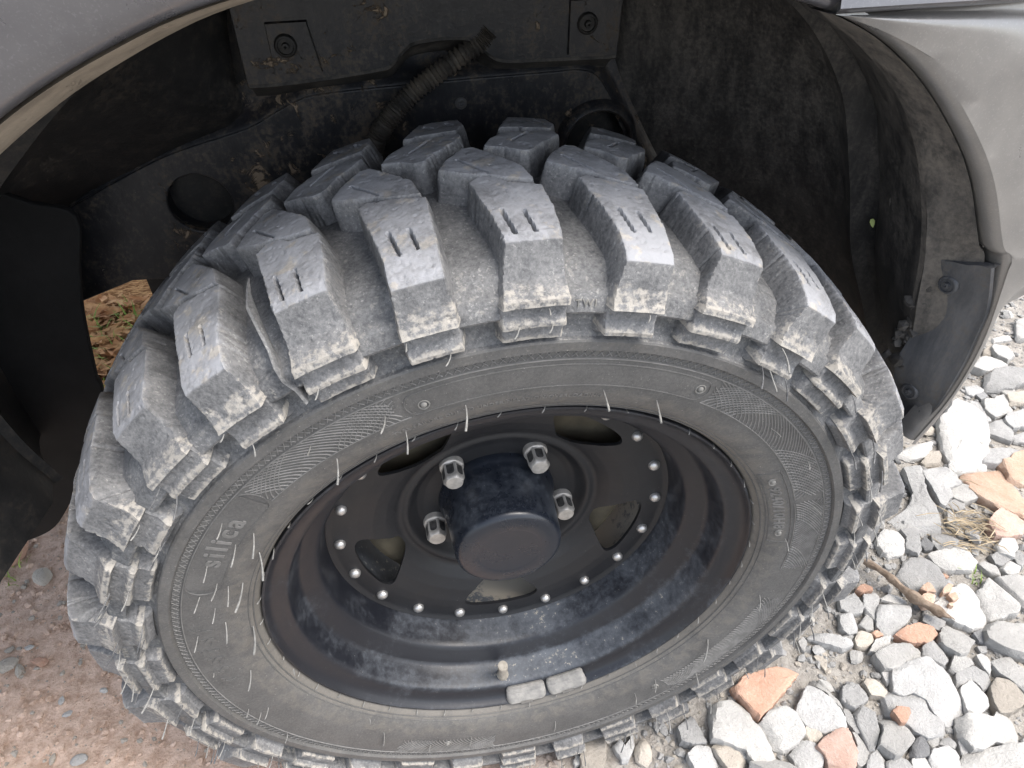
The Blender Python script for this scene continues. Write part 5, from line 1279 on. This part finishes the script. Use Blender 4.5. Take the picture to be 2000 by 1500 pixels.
# the rubble goes on past the edges of the photograph
for k_, n_, sd_ in (('g', 1500, 21), ('w', 700, 22), ('b', 120, 23)):
    scatter('rubble', n_, lambda r: (r.uniform(.12, 1.9), r.uniform(-.9, 1.1)), (.007, .034), M_ST[k_], sd_, True)['label'] = 'more rubble spreading away from the wheel'
# weathered stick
P0, P1 = at(1690, 1098, 2, .052-Z0), at(1852, 1207, 2, .062-Z0)
bm = bmesh.new(); sp = []
for t in np.linspace(0, 1, 22):
    p = P0 + (P1-P0)*t; p = p + np.array([0, 0, Z0]) + np.array([.0015*math.sin(9*t), .002*math.sin(5*t+1), .0015*math.sin(7*t)]); sp.append(p)
srad = [.0042 + .0022*t + .0009*math.sin(23*t) + (.002*math.exp(-((t-.62)/.06)**2)) - (.0045*max(0, t-.86)/.14) for t in np.linspace(0, 1, 22)]
tube(bm, sp, srad, 10)
for k in range(3):
    a = sp[16+k]; dk = (sp[-1]-sp[10])/np.linalg.norm(sp[-1]-sp[10]); tube(bm, [a, a + dk*.012 + np.array([0, .001*k, .002]), a + dk*.022 + np.array([0, .002*k-.002, .002])], [.002, .0015, .0005], 6)
for v in bm.verts: v.co += Vector(np.random.randn(3)*.0004)
tag(link('stick', bm_mesh('stick', bm, 40), M_STICK), 'weathered broken stick lying across the rubble right of the tyre', 'stick')
# dry straw clump
bm = bmesh.new(); rs2 = np.random.RandomState(9)
for k in range(100):
    u, v = 1890 + rs2.randn()*30, 1030 + rs2.randn()*20; p = at(u, v, 2, .045-Z0); p = p + np.array([0, 0, Z0 + rs2.uniform(-.012, .012)])
    a = rs2.normal(-.6, .6); L_ = rs2.uniform(.012, .04); d = np.array([math.cos(a), math.sin(a), rs2.uniform(-.2, .35)])
    tube(bm, [p - d*L_*.5, p + np.array([0, 0, .002]), p + d*L_*.5 + np.array([0, 0, -.002])], [.0006, .0009, .0004], 4)
o = link('dry_straw', bm_mesh('dry_straw', bm, 60), M_STRAW); o['kind'] = 'stuff'; o['label'] = 'clump of dry straw caught between the rubble below the orange tile'
# a few green blades by the rubble and on the ground beyond the car
def blades(name, centre, spread, cnt, L0, L1, lab, seed, stuff=False):
    rs3 = np.random.RandomState(seed); bm = bmesh.new()
    for k in range(cnt):
        x, y = centre[0] + rs3.randn()*spread, centre[1] + rs3.randn()*spread; z = ph(x, y); a = rs3.uniform(0, 6.3); L_ = rs3.uniform(L0, L1); w = L_*.05
        d = np.array([math.cos(a), math.sin(a)]); s = np.array([-d[1], d[0]])
        pr = None
        for t in (0, .35, .7, 1):
            c = np.array([x + d[0]*L_*.6*t*t, y + d[1]*L_*.6*t*t, z + L_*.8*t - L_*.25*t*t]); ww = w*(1-t*.9)
            a1, a2 = bm.verts.new((c[0]+s[0]*ww, c[1]+s[1]*ww, c[2])), bm.verts.new((c[0]-s[0]*ww, c[1]-s[1]*ww, c[2]))
            if pr: bm.faces.new((pr[0], a1, a2, pr[1]))
            pr = (a1, a2)
    o = link(name, bm_mesh(name, bm, 60), M_GRASS)
    if stuff: o['kind'] = 'stuff'; o['label'] = lab
    else: tag(o, lab, 'grass')
    return o
p = at(1905, 1135, 2, .03-Z0); blades('grass_tuft', p, .006, 14, .012, .026, 'tiny green tuft between the stones below the cream slab', 2)
bm_g = None
rs4 = np.random.RandomState(3)
for (u, v, n_) in ((215, 640, 60), (235, 655, 40), (200, 745, 40)):
    p = at(u, v, 2, -Z0)
    blades('grass', p, .045, n_, .025, .06, 'green blades on the leafy ground beyond the car', n_, True)
p = at(10, 1112, 2, -Z0); blades('grass', p, .02, 24, .012, .03, 'thin green blades on the soil at the left edge', 12, True)
# dead leaves and litter on the ground seen under the car
bm = bmesh.new()
for k in range(420):
    u, v = rs4.uniform(140, 290), rs4.uniform(585, 790); p = at(u, v, 2, -Z0); x, y = p[0], p[1]; L_ = rs4.uniform(.012, .034); a = rs4.uniform(0, 6.3); w = L_*rs4.uniform(.18, .4)
    d = np.array([math.cos(a), math.sin(a), rs4.uniform(-.4, .4)])*L_; s = np.array([-math.sin(a), math.cos(a), rs4.uniform(-.4, .4)])*w
    c = np.array([x, y, ph(x, y) + rs4.uniform(.004, .014)])
    vv = [bm.verts.new(tuple(q_)) for q_ in (c - d, c + s + np.array([0, 0, .002]), c + d, c - s)]
    bm.faces.new(vv)
M_LIT = simple('dead_leaf_litter', (.36, .15, .05), (.62, .36, .16), 30, .85)
o = link('leaf_litter', bm_mesh('leaf_litter', bm, 60), M_LIT); o['kind'] = 'stuff'; o['label'] = 'dead brown leaves on the ground beyond the car'
# single yellow-green leaf stuck to the liner
p = at(1703, 435, 1, .10); best = None
for r in L[:nR+1].reshape(-1, 3):
    d = r - CAM; zc = d@C_F; u, v = 1000 + FPX*(d@C_R)/zc, 750 - FPX*(d@C_U)/zc; e = (u-1703)**2 + (v-435)**2
    if best is None or e < best[0]: best = (e, r)
dd = at(1703, 435, 1, best[1][1]) - best[1]
bm = bmesh.new(); c = best[1] + dd*.9; tow = (CAM - c)/np.linalg.norm(CAM - c); c = c + tow*.004
sx_ = C_R; sy_ = C_U
out_ = [(-.0016, .0028), (.0008, .0034), (.0020, .0018), (.0017, -.0014), (.0004, -.0040), (-.0012, -.0022), (-.0022, .0006)]
f0 = [bm.verts.new(c + sx_*a + sy_*b + tow*(.0008*math.sin(a*900))) for a, b in out_]; f1 = [bm.verts.new(c + sx_*a*.9 + sy_*b*.9 - tow*.0007) for a, b in out_]
for i in range(7): bm.faces.new((f0[i], f0[(i+1) % 7], f1[(i+1) % 7], f1[i]))
bm.faces.new(f0); bm.faces.new(f1[::-1])
tag(link('leaf', bm_mesh('leaf', bm, 30), M_LEAF, None, (0, 0, Z0)), 'tiny yellow-green leaf stuck to the dusty arch liner', 'leaf')
